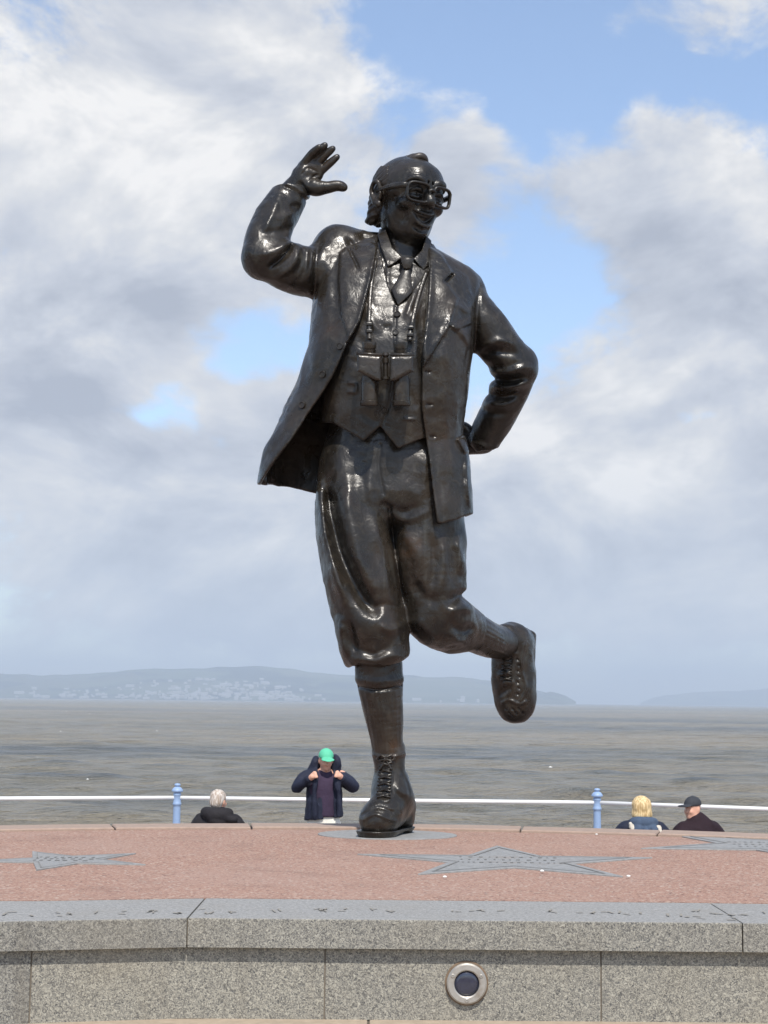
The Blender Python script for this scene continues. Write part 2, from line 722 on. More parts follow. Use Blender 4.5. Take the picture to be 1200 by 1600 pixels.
        for a in corners:
            for x in range(3):
                if a[x] == 0:
                    b = list(a)
                    b[x] = 1
                    b = tuple(b)
                    va, vb = val[a], val[b]
                    m = (va < 0) != (vb < 0)
                    t = np.where(m, va / np.where(m, va - vb, 1), 0)
                    p = np.tile(np.array(a, np.float32), (nA, 1))
                    p[:, x] = t
                    acc[m] += p[m]
                    cnt += m
        V = (acc / np.maximum(cnt, 1)[:, None] + np.stack(A, 1)) * s.h + s.lo
        quads = []
        for x in range(3):
            y, z = (x + 1) % 3, (x + 2) % 3
            a = [slice(None)] * 3
            b = [slice(None)] * 3
            a[x], b[x] = slice(0, -1), slice(1, None)
            Sa, Sb = S[tuple(a)], S[tuple(b)]
            E = np.array(np.nonzero(Sa != Sb))
            ok = (E[y] > 0) & (E[z] > 0) & (E[y] < d.shape[y] - 1) & (E[z] < d.shape[z] - 1)
            E = E[:, ok]
            flip = Sa[tuple(E)]
            q = []
            for oy, oz in ((-1, -1), (0, -1), (0, 0), (-1, 0)):
                e = E.copy()
                e[y] += oy
                e[z] += oz
                q.append(vi[tuple(e)])
            q = np.stack(q, 1)
            q = np.where(flip[:, None], q, q[:, ::-1])
            quads.append(q)
        Q = np.concatenate(quads)
        return np_mesh(name, V, Q)


# ================================================================== materials
def granite(t, b):
    tc = t.add('ShaderNodeTexCoord').outputs['Object']
    n1 = t.noise(tc, 165, 3, 0.6, 1.6)
    n2 = t.noise(tc, 330, 2, 0.6, 0.8)
    n3 = t.noise(tc, 3.0, 4, 0.5)
    c = t.ramp(n1, [(0.30, (0.050, 0.050, 0.050)), (0.44, (0.165, 0.160, 0.145)), (0.56, (0.285, 0.272, 0.236)), (0.72, (0.42, 0.405, 0.35))])
    c = t.mix(t.mr(n2, 0.58, 0.66), c, (0.05, 0.052, 0.058))
    c = t.mix(t.m('MULTIPLY', t.mr(n3, 0.45, 0.75), 0.35), c, (0.225, 0.195, 0.145))
    st = t.noise(t.mapping(tc, scale=(9, 9, 1.3)), 1.0, 5, 0.6)
    c = t.mix(t.m('MULTIPLY', t.mr(st, 0.52, 0.74), 0.38), c, (0.105, 0.090, 0.070))
    rnd = t.add('ShaderNodeObjectInfo').outputs['Random']
    c = t.mix(1.0, c, t.ramp(rnd, [(0.0, (0.80, 0.80, 0.82)), (1.0, (1.14, 1.11, 1.05))]), 'MULTIPLY')
    t.l.new(c, b.inputs['Base Color'])
    b.inputs['Roughness'].default_value = 0.62
    b.inputs['Specular IOR Level'].default_value = 0.5
    t.l.new(t.bump(n1, 0.45, 0.004), b.inputs['Normal'])


M_GRAN = mat('granite', granite)


def granite_top(t, b):
    tc = t.add('ShaderNodeTexCoord').outputs['Object']
    geo = t.add('ShaderNodeNewGeometry')
    n1 = t.noise(tc, 150, 3, 0.6, 1.0)
    n3 = t.noise(tc, 5.0, 5, 0.6)
    c = t.ramp(n1, [(0.32, (0.19, 0.186, 0.178)), (0.55, (0.285, 0.28, 0.268)), (0.75, (0.37, 0.36, 0.34))])
    c = t.mix(t.m('MULTIPLY', t.mr(n3, 0.4, 0.8), 0.35), c, (0.24, 0.22, 0.19))
    t.l.new(c, b.inputs['Base Color'])
    b.inputs['Roughness'].default_value = 0.8
    b.inputs['Specular IOR Level'].default_value = 0.18
    rnd = t.add('ShaderNodeObjectInfo').outputs['Random']
    t.l.new(t.bump(n1, 0.12, 0.003), b.inputs['Normal'])


M_GTOP = mat('granite_honed', granite_top)


def tarmac(t, b):
    tc = t.add('ShaderNodeTexCoord').outputs['Object']
    n1 = t.noise(tc, 150, 3, 0.65, 0.9)
    v1 = t.voro(tc, 150, 'Color')
    n3 = t.noise(tc, 1.7, 5, 0.55)
    c = t.ramp(n1, [(0.28, (0.15, 0.078, 0.060)), (0.46, (0.305, 0.178, 0.132)), (0.62, (0.40, 0.262, 0.20)), (0.80, (0.52, 0.385, 0.31))])
    hs = t.add('ShaderNodeSeparateColor')
    t.l.new(v1, hs.inputs[0])
    c = t.mix(t.m('MULTIPLY', t.mr(hs.outputs[0], 0.88, 0.93), 0.6), c, (0.50, 0.42, 0.35))
    c = t.mix(t.m('MULTIPLY', t.mr(hs.outputs[1], 0.92, 0.96), 0.6), c, (0.09, 0.055, 0.05))
    c = t.mix(t.mr(n3, 0.35, 0.75, 0.0, 0.40), c, (0.35, 0.245, 0.20))
    n5 = t.noise(tc, 4.5, 6, 0.65, 0.8)
    c = t.mix(t.m('MULTIPLY', t.mr(n5, 0.50, 0.74), 0.50), c, (0.19, 0.115, 0.09))
    t.l.new(c, b.inputs['Base Color'])
    b.inputs['Roughness'].default_value = 0.9
    b.inputs['Specular IOR Level'].default_value = 0.25
    t.l.new(t.bump(n1, 0.6, 0.004), b.inputs['Normal'])


M_TAR = mat('red_tarmac', tarmac)


def slate(t, b):
    tc = t.add('ShaderNodeTexCoord').outputs['Object']
    n1 = t.noise(tc, 60, 4, 0.6, 0.5)
    n2 = t.noise(tc, 7, 5, 0.6)
    c = t.ramp(n1, [(0.3, (0.20, 0.198, 0.192)), (0.7, (0.30, 0.297, 0.288))])
    c = t.mix(t.m('MULTIPLY', t.mr(n2, 0.5, 0.8), 0.55), c, (0.24, 0.19, 0.15))
    t.l.new(c, b.inputs['Base Color'])
    b.inputs['Roughness'].default_value = 0.68
    b.inputs['Specular IOR Level'].default_value = 0.35
    t.l.new(t.bump(n1, 0.15, 0.003), b.inputs['Normal'])


M_SLATE = mat('slate', slate)
M_SLATE_D = plain('slate_groove', (0.20, 0.193, 0.182), 0.8)
M_MORTAR = plain('mortar', (0.17, 0.145, 0.115), 0.9, vary=0.4, scale=60)
M_SAND = plain('sandy_stone', (0.36, 0.29, 0.215), 0.8, vary=0.35, scale=45, bump=0.4)
M_EDGE = plain('edging_stone', (0.32, 0.235, 0.185), 0.85, vary=0.3, scale=60, bump=0.4)
M_PROM = plain('promenade_asphalt', (0.23, 0.17, 0.145), 0.9, vary=0.2, scale=8, bump=0.3)
M_SEAWALL = plain('concrete', (0.33, 0.31, 0.28), 0.85, vary=0.25, scale=4)
M_TAN = plain('worn_letter', (0.255, 0.232, 0.196), 0.9, vary=0.4, scale=200)


def water(t, b):
    tc = t.add('ShaderNodeTexCoord').outputs['Object']
    big = t.noise(t.mapping(tc, scale=(0.0022, 0.0085, 1)), 1.0, 5, 0.55, 0.3)
    mid = t.noise(t.mapping(tc, scale=(0.02, 0.10, 1)), 1.0, 5, 0.6, 0.4)
    f = t.m('ADD', big, t.m('MULTIPLY', t.m('SUBTRACT', mid, 0.5), 0.35))
    c = t.ramp(f, [(0.36, (0.092, 0.098, 0.096)), (0.47, (0.172, 0.158, 0.120)), (0.60, (0.240, 0.203, 0.140))])
    t.l.new(c, b.inputs['Base Color'])
    b.inputs['Roughness'].default_value = 0.24
    b.inputs['IOR'].default_value = 1.33
    h1 = t.noise(t.mapping(tc, scale=(0.55, 1.3, 1)), 1.0, 6, 0.65, 0.5)
    h2 = t.noise(t.mapping(tc, scale=(0.12, 0.35, 1)), 1.0, 5, 0.6, 0.5)
    n = t.bump(h2, 1.0, 2.6)
    n = t.bump(h1, 1.0, 0.8, n)
    t.l.new(n, b.inputs['Normal'])


M_SEA = mat('silty_sea', water)


def hillmat(t, b):
    tc = t.add('ShaderNodeTexCoord').outputs['Object']
    n = t.noise(t.mapping(tc, scale=(0.0022, 0.0022, 0.006)), 1.0, 6, 0.6)
    v = t.voro(t.mapping(tc, scale=(0.004, 0.004, 0.008)), 1.0, 'Color')
    hs = t.add('ShaderNodeSeparateColor')
    t.l.new(v, hs.inputs[0])
    c = t.mix(t.mr(n, 0.42, 0.56), (0.012, 0.024, 0.020), (0.07, 0.09, 0.05))
    c = t.mix(t.mr(hs.outputs[0], 0.45, 0.55, 0, 0.6), c, (0.11, 0.115, 0.07))
    t.l.new(c, b.inputs['Base Color'])
    b.inputs['Roughness'].default_value = 1.0
    b.inputs['Specular IOR Level'].default_value = 0.0


M_HILL = mat('far_hillside', hillmat)
M_HOUSE = plain('pale_render', (0.31, 0.30, 0.285), 0.9, vary=0.1, bump=0)
M_ROOF = plain('grey_slate_roof', (0.30, 0.30, 0.31), 0.9, vary=0.1, bump=0)

# ================================================================== the setting
SEA_Z = -6.0
PROM_Z = -1.83


def sheet(name, poly, z, m, kind='structure'):
    o = link(name, py_mesh(name, [(p[0], p[1], z) for p in poly], [tuple(range(len(poly)))]), m)
    return tag(o, kind=kind)


# promenade, one broad sheet from far behind the viewer to the sea wall
sheet('promenade', [(-260, -300), (260, -300), (260, 20.9), (-260, 20.9)], PROM_Z, M_PROM)
o = link('sea_wall', bm_mesh('sea_wall', box_bm((-260, 20.9, SEA_Z - 2), (260, 21.6, PROM_Z + 0.02), 0.03)), M_SEAWALL)
tag(o, 'concrete sea wall edge below the promenade railing', 'sea wall')

# ---- sea: real waves, finer close by
rows = []
d = 21.7
while d < 14000:
    rows.append(d)
    d *= 1.0 + (0.0055 if d < 700 else 0.012 if d < 2500 else 0.05)
rows = np.array(rows)
na = 620
ang = np.linspace(-0.36, 0.36, na)
ang = np.concatenate([np.linspace(-1.35, -0.37, 40), ang, np.linspace(0.37, 1.35, 40)])
RR, AA = np.meshgrid(rows, ang, indexing='ij')
GX, GY = RR * np.tan(AA), RR
rng = np.random.default_rng(3)
H = np.zeros_like(GX)
for i in range(46):
    lam = 1.3 * (1.13 ** (i % 23))
    th = rng.normal(1.25, 0.55)
    kx, ky = 2 * math.pi / lam * math.cos(th), 2 * math.pi / lam * math.sin(th)
    amp = 0.0105 * lam ** 0.75
    ph = kx * GX + ky * GY + rng.uniform(0, 6.28) + 1.1 * np.sin(GX * 0.021 * rng.uniform(.5, 1.5) + GY * 0.017 + rng.uniform(0, 6))
    fade = np.clip(1 - RR * 0.0055 / (0.5 * lam), 0, 1)
    H += amp * fade * (1 - 2 * np.abs(np.sin(ph / 2)) if i % 2 else np.sin(ph))
H += 0.03
nr, nc = GX.shape
I = np.arange(nr * nc).reshape(nr, nc)
Q = np.stack([I[:-1, :-1], I[:-1, 1:], I[1:, 1:], I[1:, :-1]], -1).reshape(-1, 4)
V = np.stack([GX, GY, SEA_Z + H], -1).reshape(-1, 3)
sea = link('sea', np_mesh('sea', V, Q), M_SEA, smooth=True)
tag(sea, kind='structure')

# ---- whitecaps: scattered foam flecks
V, F = [], []
for i in range(16):
    Y = 120 * (1 + 24 * random.random() ** 1.6)
    X = random.uniform(-0.27, 0.27) * Y
    L = random.uniform(0.2, 0.5) * (0.4 + Y / 700)
    b0 = len(V)
    for k in range(7):
        a = 2 * math.pi * k / 7
        V.append((X + L * math.cos(a) * random.uniform(.6, 1), Y + 0.5 * L * math.sin(a), SEA_Z + 0.17))
    V.append((X, Y, SEA_Z + 0.26 + 0.10 * L))
    for k in range(7):
        F.append((b0 + k, b0 + (k + 1) % 7, b0 + 7))
M_FOAM = plain('sea_foam', (0.62, 0.61, 0.58), 0.9, bump=0)
tag(link('whitecap_foam', py_mesh('whitecap_foam', V, F), M_FOAM), 'scattered white foam flecks on the choppy grey sea', 'foam', kind='stuff')

# ---- hills across the bay
def hill(name, prof, dist, depth, seed, rough=5.0):
    """prof: skyline (u, v) ; a real ridge rising from the shore at dist and falling away behind"""
    us = np.linspace(prof[0][0], prof[-1][0], 240)
    vs = np.interp(us, [p[0] for p in prof], [p[1] for p in prof])
    top = np.array([at(a, b, dist + depth) for a, b in zip(us, vs)])
    nz = 26
    V = []
    for j in range(nz + 8):
        f = j / nz
        for i in range(240):
            X = top[i, 0] * (dist + depth * f) / (dist + depth)
            Y = dist + depth * f
            hgt = top[i, 2] - SEA_Z
            if f <= 1:
                z = hgt * (0.10 * f + 0.90 * f ** 1.35)
            else:
                z = hgt * max(0, 1 - (f - 1) * 3.2)
            V.append((X, Y, SEA_Z + z))
    V = np.array(V)
    P = V.copy()
    P[:, 2] = 0
    bump = vnoise(P.astype(np.float32), 0.0045, seed) * 9 + vnoise(P.astype(np.float32), 0.013, seed + 1) * rough
    f = (V[:, 1] - dist) / depth
    V[:, 2] += bump * np.clip(np.minimum(f * 2, 1.0), 0, 1) * np.clip((V[:, 2] - SEA_Z) / 40, 0, 1)
    V[:240, 2] = SEA_Z - 6
    n2 = nz + 8
    I = np.arange(n2 * 240).reshape(n2, 240)
    Q = np.stack([I[:-1, :-1], I[:-1, 1:], I[1:, 1:], I[1:, :-1]], -1).reshape(-1, 4)
    o = link(name, np_mesh(name, V, Q), M_HILL, smooth=True)
    tag(o, kind='structure')
    return V, n2


HILLV, HN = hill('hills', [(-420, 1084), (-260, 1062), (-120, 1050), (0, 1053), (40, 1051), (100, 1054), (150, 1053), (190, 1046), (240, 1043), (300, 1044), (350, 1042),
                           (400, 1040), (450, 1045), (500, 1051), (560, 1054), (640, 1054), (700, 1056), (760, 1062), (810, 1073), (850, 1082), (885, 1093)], 6500, 1500, 5)
hill('hills', [(780, 1096), (830, 1088), (860, 1083), (885, 1090), (900, 1097)], 6900, 700, 9, 2)
hill('hills', [(1000, 1098), (1040, 1086), (1080, 1081), (1130, 1081), (1180, 1079), (1260, 1072), (1420, 1066), (1600, 1090)], 11200, 1500, 15)

# ---- little houses of the town on the far hillside
def house_mesh(w_, d_, h_, r_):
    V = [(-w_, -d_, -4), (w_, -d_, -4), (w_, d_, -4), (-w_, d_, -4), (-w_, -d_, h_), (w_, -d_, h_), (w_, d_, h_), (-w_, d_, h_), (-w_, 0, h_ + r_), (w_, 0, h_ + r_)]
    F = [(0, 1, 5, 4), (1, 2, 6, 5), (2, 3, 7, 6), (3, 0, 4, 7), (1, 5, 9, 6), (0, 4, 8, 7), (4, 5, 9, 8), (6, 7, 8, 9)]
    F = [(0, 1, 5, 4), (1, 2, 6, 9, 5), (2, 3, 7, 6), (3, 0, 4, 8, 7), (4, 5, 9, 8), (6, 7, 8, 9)]
    me = py_mesh('house', V, F)
    me.materials.append(M_HOUSE)
    me.materials.append(M_ROOF)
    me.polygons[4].material_index = 1
    me.polygons[5].material_index = 1
    return me


HM = [house_mesh(9, 6, 7, 3), house_mesh(15, 7, 9, 4), house_mesh(7, 6, 10, 4), house_mesh(26, 8, 10, 3)]
hv = HILLV.reshape(HN, 240, 3)
rr = random.Random(11)
spots = [(140, 28, 4, 8, 26), (60, 30, 3, 6, 14), (285, 45, 3, 9, 62), (330, 40, 2, 8, 40), (370, 45, 8, 6, 44), (415, 40, 6, 6, 52), (210, 30, 5, 7, 18), (455, 20, 4, 4, 18), (700, 60, 2, 3, 10)]
k = 0
for (uc, su, j0, sj, n) in spots:
    for _ in range(n):
        u_ = rr.gauss(uc, su)
        i = int((u_ + 420) / 1305 * 239)
        j = max(1, min(20, int(abs(rr.gauss(j0, sj * 0.75))) + 1))
        if not 0 < i < 239:
            continue
        p = hv[j, i]
        o = bpy.data.objects.new('distant_house', rr.choice(HM))
        COL.objects.link(o)
        s_ = rr.uniform(0.40, 0.85)
        o.scale = (s_, s_, s_)
        o.location = (p[0] + rr.uniform(-6, 6), p[1], p[2] + 2)
        o.rotation_euler = (0, 0, rr.uniform(-0.5, 0.5))
        tag(o, 'tiny pale house in the hazy town on the far hillside', 'house', 'houses of the town across the bay')
        k += 1

# ---- the stone platform: steps, wall course, coping, red tarmac
plinth = empty('stone_platform', (0, 4.4, 0))
tag(plinth, 'low speckled granite platform with jointed coping under the bronze statue', 'platform')
Yf = 3.165                                     # front edge of the coping
COPE_T = 0.060
pl = onz(0, 1439.0)
pj = onz(293, 1433.5)
pr = onz(1160, 1441.5)


def front_y(x):
    """front edge of the coping: straight, its left stone turned slightly outward"""
    xs = [-4.2, pl[0], pj[0], pr[0], 4.2]
    sl = (pl[1] - pj[1]) / (pl[0] - pj[0])
    ys = [pl[1] + sl * (-1.6 - pl[0]), pl[1], pj[1], pr[1], pr[1] - 0.03]
    return float(np.interp(x, xs, ys))


COPE_W = 0.318
jx = [-4.2, -3.05, -1.92, pj[0], pr[0], 1.92, 3.0, 4.2]
for a, b_ in zip(jx[:-1], jx[1:]):
    g = 0.0015
    x0, x1 = a + g, b_ - g
    xs_ = [x0] + [x for x in (pl[0],) if x0 < x < x1] + [x1]
    P = [(x, front_y(x)) for x in xs_] + [(x, front_y(x) + COPE_W) for x in xs_[::-1]]
    bm = prism_bm(P, -COPE_T, random.uniform(-0.0012, 0.0004), 0.0028, 2)
    me = bm_mesh('coping_stone', bm)
    me.materials.append(M_GRAN)
    me.materials.append(M_GTOP)
    for p in me.polygons:
        if p.normal.z > 0.9:
            p.material_index = 1
    link('coping_stone', me, parent=plinth)
jk = sorted(jx + [pl[0]])
P = [(x, front_y(x) + 0.009) for x in jk] + [(x, front_y(x) + COPE_W - 0.01) for x in jk[::-1]]
link('mortar_bed', bm_mesh('mortar_bed', prism_bm(P, -COPE_T + 0.004, -0.006)), M_MORTAR, plinth)

REC = 0.023                                    # the wall stands back under the coping
WALL_B = -0.207
wx = [-4.1, -2.0, -1.37, at(45, 1540, 3.2)[0], at(505, 1540, 3.2)[0], at(950, 1540, 3.2)[0], 1.2, 1.85, 2.6, 4.1]
LIGHT = at(729, 1536, front_y(0.17) + REC)
for a, b_ in zip(wx[:-1], wx[1:]):
    g = 0.0017
    x0, x1 = a + g, b_ - g
    o_ = random.uniform(-0.001, 0.001)
    xs_ = [x0] + [x for x in (pl[0], pj[0], pr[0]) if x0 < x < x1] + [x1]
    P = [(x, front_y(x) + REC + o_) for x in xs_] + [(x1, front_y(x1) + 0.3), (x0, front_y(x0) + 0.3)]
    link('wall_stone', bm_mesh('wall_stone', prism_bm(P, WALL_B, -COPE_T - 0.001, 0.002)), M_GRAN, plinth)
wk = sorted(wx + [pl[0], pj[0], pr[0]])
P = [(x, front_y(x) + REC + 0.0035) for x in wk] + [(x, front_y(x) + 0.28) for x in wk[::-1]]
link('mortar_core', bm_mesh('mortar_core', prism_bm(P, WALL_B - 0.02, -COPE_T - 0.003)), M_MORTAR, plinth)

# the treads below, going down towards the viewer
for i in range(5):
    z1 = WALL_B - 0.19 * i
    y0 = 0.42 * i
    xs = [-4.3, -2.6, -1.45, -0.02, 1.15, 2.5, 4.3]
    for a, b_ in zip(xs[:-1], xs[1:]):
        x0, x1 = a + 0.002, b_ - 0.002
        P = [(x0, front_y(x0) - 0.42 - y0), (x1, front_y(x1) - 0.42 - y0), (x1, front_y(x1) + 0.05 - y0), (x0, front_y(x0) + 0.05 - y0)]
        link('step_stone', bm_mesh('step_stone', prism_bm(P, z1 - 0.19, z1, 0.004, 2)), M_SAND, plinth)
lowz = WALL_B - 0.19 * 5
P = [(-4.3, -4), (4.3, -4), (4.3, front_y(4.2) - 0.42 * 5 + 0.05), (-4.3, front_y(-4.2) - 0.42 * 5 + 0.05)]
link('landing', bm_mesh('landing', prism_bm(P, PROM_Z, lowz + 0.004)), M_SAND, plinth)

# red tarmac of the platform with a curved far edge, edged with stone
BC, BR = (0.02, 1.9), 3.575                     # far edge arc: centre and radius


def back_pt(t):
    return (BC[0] + BR * math.sin(t), BC[1] + BR * math.cos(t))


arc = [back_pt(t) for t in np.linspace(-1.05, 1.05, 60)]
front = [(x, front_y(x) + COPE_W + 0.001) for x in sorted(list(np.linspace(3.12, -3.08, 30)) + [pl[0], pj[0], pr[0]], reverse=True)]
V = [(p[0], p[1], 0.0) for p in arc + front]
nF = len(V)
bm = prism_bm([(p[0], p[1]) for p in V], PROM_Z - 0.01, 0.0)
pav = link('pavement', bm_mesh('pavement', bm), M_TAR)
tag(pav, kind='structure')
es = np.linspace(-1.05, 1.05, 17)
for a, b_ in zip(es[:-1], es[1:]):
    g = 0.0009
    tt = np.linspace(a + g, b_ - g, 6)
    P = [back_pt(t) for t in tt]
    P2 = [(BC[0] + (BR + 0.16) * math.sin(t), BC[1] + (BR + 0.16) * math.cos(t)) for t in tt[::-1]]
    link('edging_stone', bm_mesh('edging_stone', prism_bm(P + P2, PROM_Z, 0.008 + random.uniform(0, 0.003), 0.004)), M_EDGE, plinth)

# ---- worn lettering cut into the coping (too worn to read)
marks = [(12, 1427), (53, 1427), (92, 1427.5), (102, 1427), (150, 1427), (194, 1426), (236, 1425), (246, 1424), (278, 1425), (318, 1423), (328, 1424), (365, 1424), (432, 1423), (494, 1422),
         (505, 1422), (535, 1422), (585, 1422), (612, 1421), (713, 1423), (735, 1423), (752, 1422), (777, 1423), (863, 1425), (903, 1424), (926, 1424), (946, 1424), (971, 1425),
         (1005, 1425), (1052, 1431), (1068, 1432), (1094, 1433), (1090, 1425), (1115, 1425), (1137, 1426), (1140, 1434), (1160, 1426), (1193, 1425)]
V, F = [], []
rr = random.Random(5)
for (mu, mv) in marks:
    c = onz(mu, mv, 0.0012)
    for k in range(rr.choice((1, 2, 2))):
        cx, cy = c[0] + rr.uniform(-0.009, 0.009), c[1] + rr.uniform(-0.03, 0.03)
        a = rr.choice((0.25, 2.6, 0.05, 1.2, 1.9)) + rr.uniform(-0.3, 0.3)
        L, W = rr.uniform(0.005, 0.011), rr.uniform(0.0014, 0.0028)
        dx, dy = math.cos(a) * L, math.sin(a) * L * 2.2
        nx, ny = -math.sin(a) * W, math.cos(a) * W * 2
        b0 = len(V)
        for s1, s2 in ((-1, -1), (1, -1), (1, 1), (-1, 1)):
            V.append((cx + s1 * dx + s2 * nx, cy + s1 * dy + s2 * ny, 0.0014))
        F.append((b0, b0 + 1, b0 + 2, b0 + 3))
link('worn_lettering', py_mesh('worn_lettering', V, F), M_TAN, plinth)

# ---- recessed uplighter in the wall
def steel(t, b):
    tc = t.add('ShaderNodeTexCoord').outputs['Object']
    n = t.noise(tc, 140, 4, 0.6)
    n2 = t.noise(tc, 30, 4, 0.6)
    t.l.new(t.mix(t.mr(n2, 0.45, 0.75), (0.40, 0.375, 0.34), (0.27, 0.22, 0.17)), b.inputs['Base Color'])
    b.inputs['Metallic'].default_value = 0.55
    t.l.new(t.mr(n, 0.3, 0.7, 0.35, 0.6), b.inputs['Roughness'])


M_STEEL = mat('weathered_steel', steel)
M_LENS = plain('dirty_lens', (0.022, 0.025, 0.045), 0.12, 0.6, vary=0.5, scale=60, bump=0.05, coat=0.5)
M_RUST = plain('rust_stain', (0.17, 0.12, 0.08), 0.9, vary=0.4, scale=90)
lamp = empty('recessed_light', LIGHT)
tag(lamp, 'round steel recessed light with dark lens set into the granite wall', 'light')
Mx = [(1, 0, 0), (0, 0, -1), (0, 1, 0)]        # lathe axis -> towards the viewer
RL = 0.0415
V, F = lathe([(RL + 0.004, -0.004), (RL + 0.004, 0.001), (RL + 0.002, 0.002), (RL - 0.002, 0.002)], 48, M=Mx, origin=LIGHT)
link('rim', fix_normals(py_mesh('rim', V, F)), M_RUST, lamp)
prof = [(0.026, -0.004), (RL - 0.001, -0.004), (RL, 0.001), (RL, 0.009), (RL - 0.003, 0.0115), (0.0285, 0.0115), (0.0262, 0.010), (0.026, 0.0055)]
V, F = lathe(prof, 48, M=Mx, origin=LIGHT)
ring = link('ring', fix_normals(py_mesh('ring', V, F)), M_STEEL, lamp, smooth=False)
V, F = lathe([(0.0262, 0.0), (0.0262, 0.0062), (0.018, 0.0078), (0.009, 0.0086), (0.002, 0.0088)], 40, M=Mx, origin=LIGHT)
link('lens', fix_normals(py_mesh('lens', V, F)), M_LENS, lamp, smooth=True)
for a in (0.50, 2.64, -1.57):
    c = LIGHT + np.array([math.cos(a) * 0.0335, -0.0115, math.sin(a) * 0.0335])
    V, F = lathe([(0.0042, -0.002), (0.0042, 0.001), (0.0032, 0.0018), (0.0016, 0.0018), (0.0014, 0.0004)], 14, M=Mx, origin=c)
    link('screw', fix_normals(py_mesh('screw', V, F)), M_STEEL, ring)

# ---- grey stone stars let into the tarmac
def star_poly(c, R, rot, ratio=0.40, sx=1.0):
    return [(c[0] + sx * (R if k % 2 == 0 else R * ratio) * math.sin(rot + math.pi * k / 5), c[1] + (R if k % 2 == 0 else R * ratio) * math.cos(rot + math.pi * k / 5)) for k in range(10)]


def star(c, R, rot, label, ratio=0.40):
    root = empty('star_inlay', (c[0], c[1], 0))
    tag(root, label, 'star inlay', 'stone stars in the tarmac')
    P = star_poly(c, R, rot, ratio)
    link('slab', bm_mesh('slab', prism_bm(P, -0.05, 0.004, 0.001)), M_SLATE, root)
    inn = star_poly(c, R * 0.86, rot, ratio)
    in2 = star_poly(c, R * 0.82, rot, ratio)
    V = [(p[0], p[1], 0.0055) for p in inn + in2]
    F = [(i, (i + 1) % 10, 10 + (i + 1) % 10, 10 + i) for i in range(10)]
    link('border_groove', py_mesh('border_groove', V, F), M_SLATE_D, root)
    V, F = [], []
    rr = random.Random(int(abs(c[0]) * 100))
    for r_ in range(3):
        y = c[1] + R * (0.16 - 0.16 * r_)
        x = c[0] - R * 0.30
        while x < c[0] + R * 0.30:
            b0 = len(V)
            wd = rr.uniform(0.004, 0.012)
            for q in ((0, 0), (wd, 0.004), (wd, 0.022), (0, 0.018)):
                V.append((x + q[0], y + q[1], 0.0052))
            F.append((b0, b0 + 1, b0 + 2, b0 + 3))
            x += wd + rr.uniform(0.008, 0.02)
    link('engraving', py_mesh('engraving', V, F), M_SLATE_D, root)


star(onz(795, 1346.5)[:2], 0.455, math.radians(0), 'large grey stone star lying right of the standing boot')
c = onz(100, 1345)[:2]
star(c, 0.26, math.radians(40), 'smaller weathered grey star in the tarmac at far left')
star((onz(1190, 1322)[0] + 0.06, onz(1190, 1322)[1]), 0.50, math.radians(36), 'grey stone star cut off by the right edge of view')

# ---- small pale specks dropped on the tarmac
M_CHIP = plain('pale_chip', (0.70, 0.68, 0.64), 0.8, bump=0.2, scale=200)
for (mu, mv, r_, lab) in ((695, 1372, 0.0045, 'white pebble in front of the large star at left'), (847, 1363, 0.005, 'white pebble touching the lower edge of the large star'),
                          (982, 1371, 0.0045, 'white pebble beside the right tip of the large star'), (932, 1305, 0.004, 'tiny white pebble near the far edge of the tarmac')):
    c = onz(mu, mv, 0.003)
    bm = bmesh.new()
    bmesh.ops.create_icosphere(bm, subdivisions=2, radius=r_)
    for v_ in bm.verts:
        v_.co.x *= 1.2 + random.uniform(-.15, .15)
        v_.co.z *= 0.7
        v_.co += Vector(c)
        v_.co.z += 0.001 + r_ * 0.5
    tag(link('pebble', bm_mesh('pebble', bm), M_CHIP, smooth=True), lab, 'pebble', 'white pebbles on the tarmac')


# ================================================================== the bronze statue
def bronze(t, b):
    tc = t.add('ShaderNodeTexCoord').outputs['Object']
    n1 = t.noise(tc, 5.0, 6, 0.6, 0.4)
    n2 = t.noise(tc, 34, 3, 0.6, 0.9)
    n3 = t.noise(tc, 75, 4, 0.6, 0.6)
    n4 = t.noise(tc, 12, 4, 0.6, 1.2)
    c = t.ramp(n1, [(0.30, (0.0095, 0.0085, 0.0074)), (0.50, (0.020, 0.0166, 0.0128)), (0.66, (0.032, 0.0232, 0.016)), (0.80, (0.072, 0.039, 0.020))])
    c = t.mix(t.m('MULTIPLY', t.mr(n2, 0.48, 0.70), 0.5), c, (0.048, 0.041, 0.031))
    c = t.mix(t.m('MULTIPLY', t.mr(n4, 0.56, 0.74), 0.6), c, (0.011, 0.010, 0.0095))
    run = t.noise(t.mapping(tc, scale=(26, 26, 2.6)), 1.0, 4, 0.6, 0.3)
    c = t.mix(t.m('MULTIPLY', t.mr(run, 0.56, 0.74), 0.45), c, (0.062, 0.058, 0.047))
    t.l.new(c, b.inputs['Base Color'])
    b.inputs['Metallic'].default_value = 0.10
    t.l.new(t.mr(n4, 0.3, 0.7, 0.23, 0.42), b.inputs['Roughness'])
    b.inputs['Specular IOR Level'].default_value = 0.46
    b.inputs['Coat Weight'].default_value = 0.0
    b.inputs['Coat Roughness'].default_value = 0.12
    nn = t.bump(n4, 0.13, 0.018)
    nn = t.bump(n2, 0.20, 0.010, nn)
    nn = t.bump(n3, 0.12, 0.004, nn)
    t.l.new(nn, b.inputs['Normal'])


M_BRZ = mat('dark_bronze', bronze)


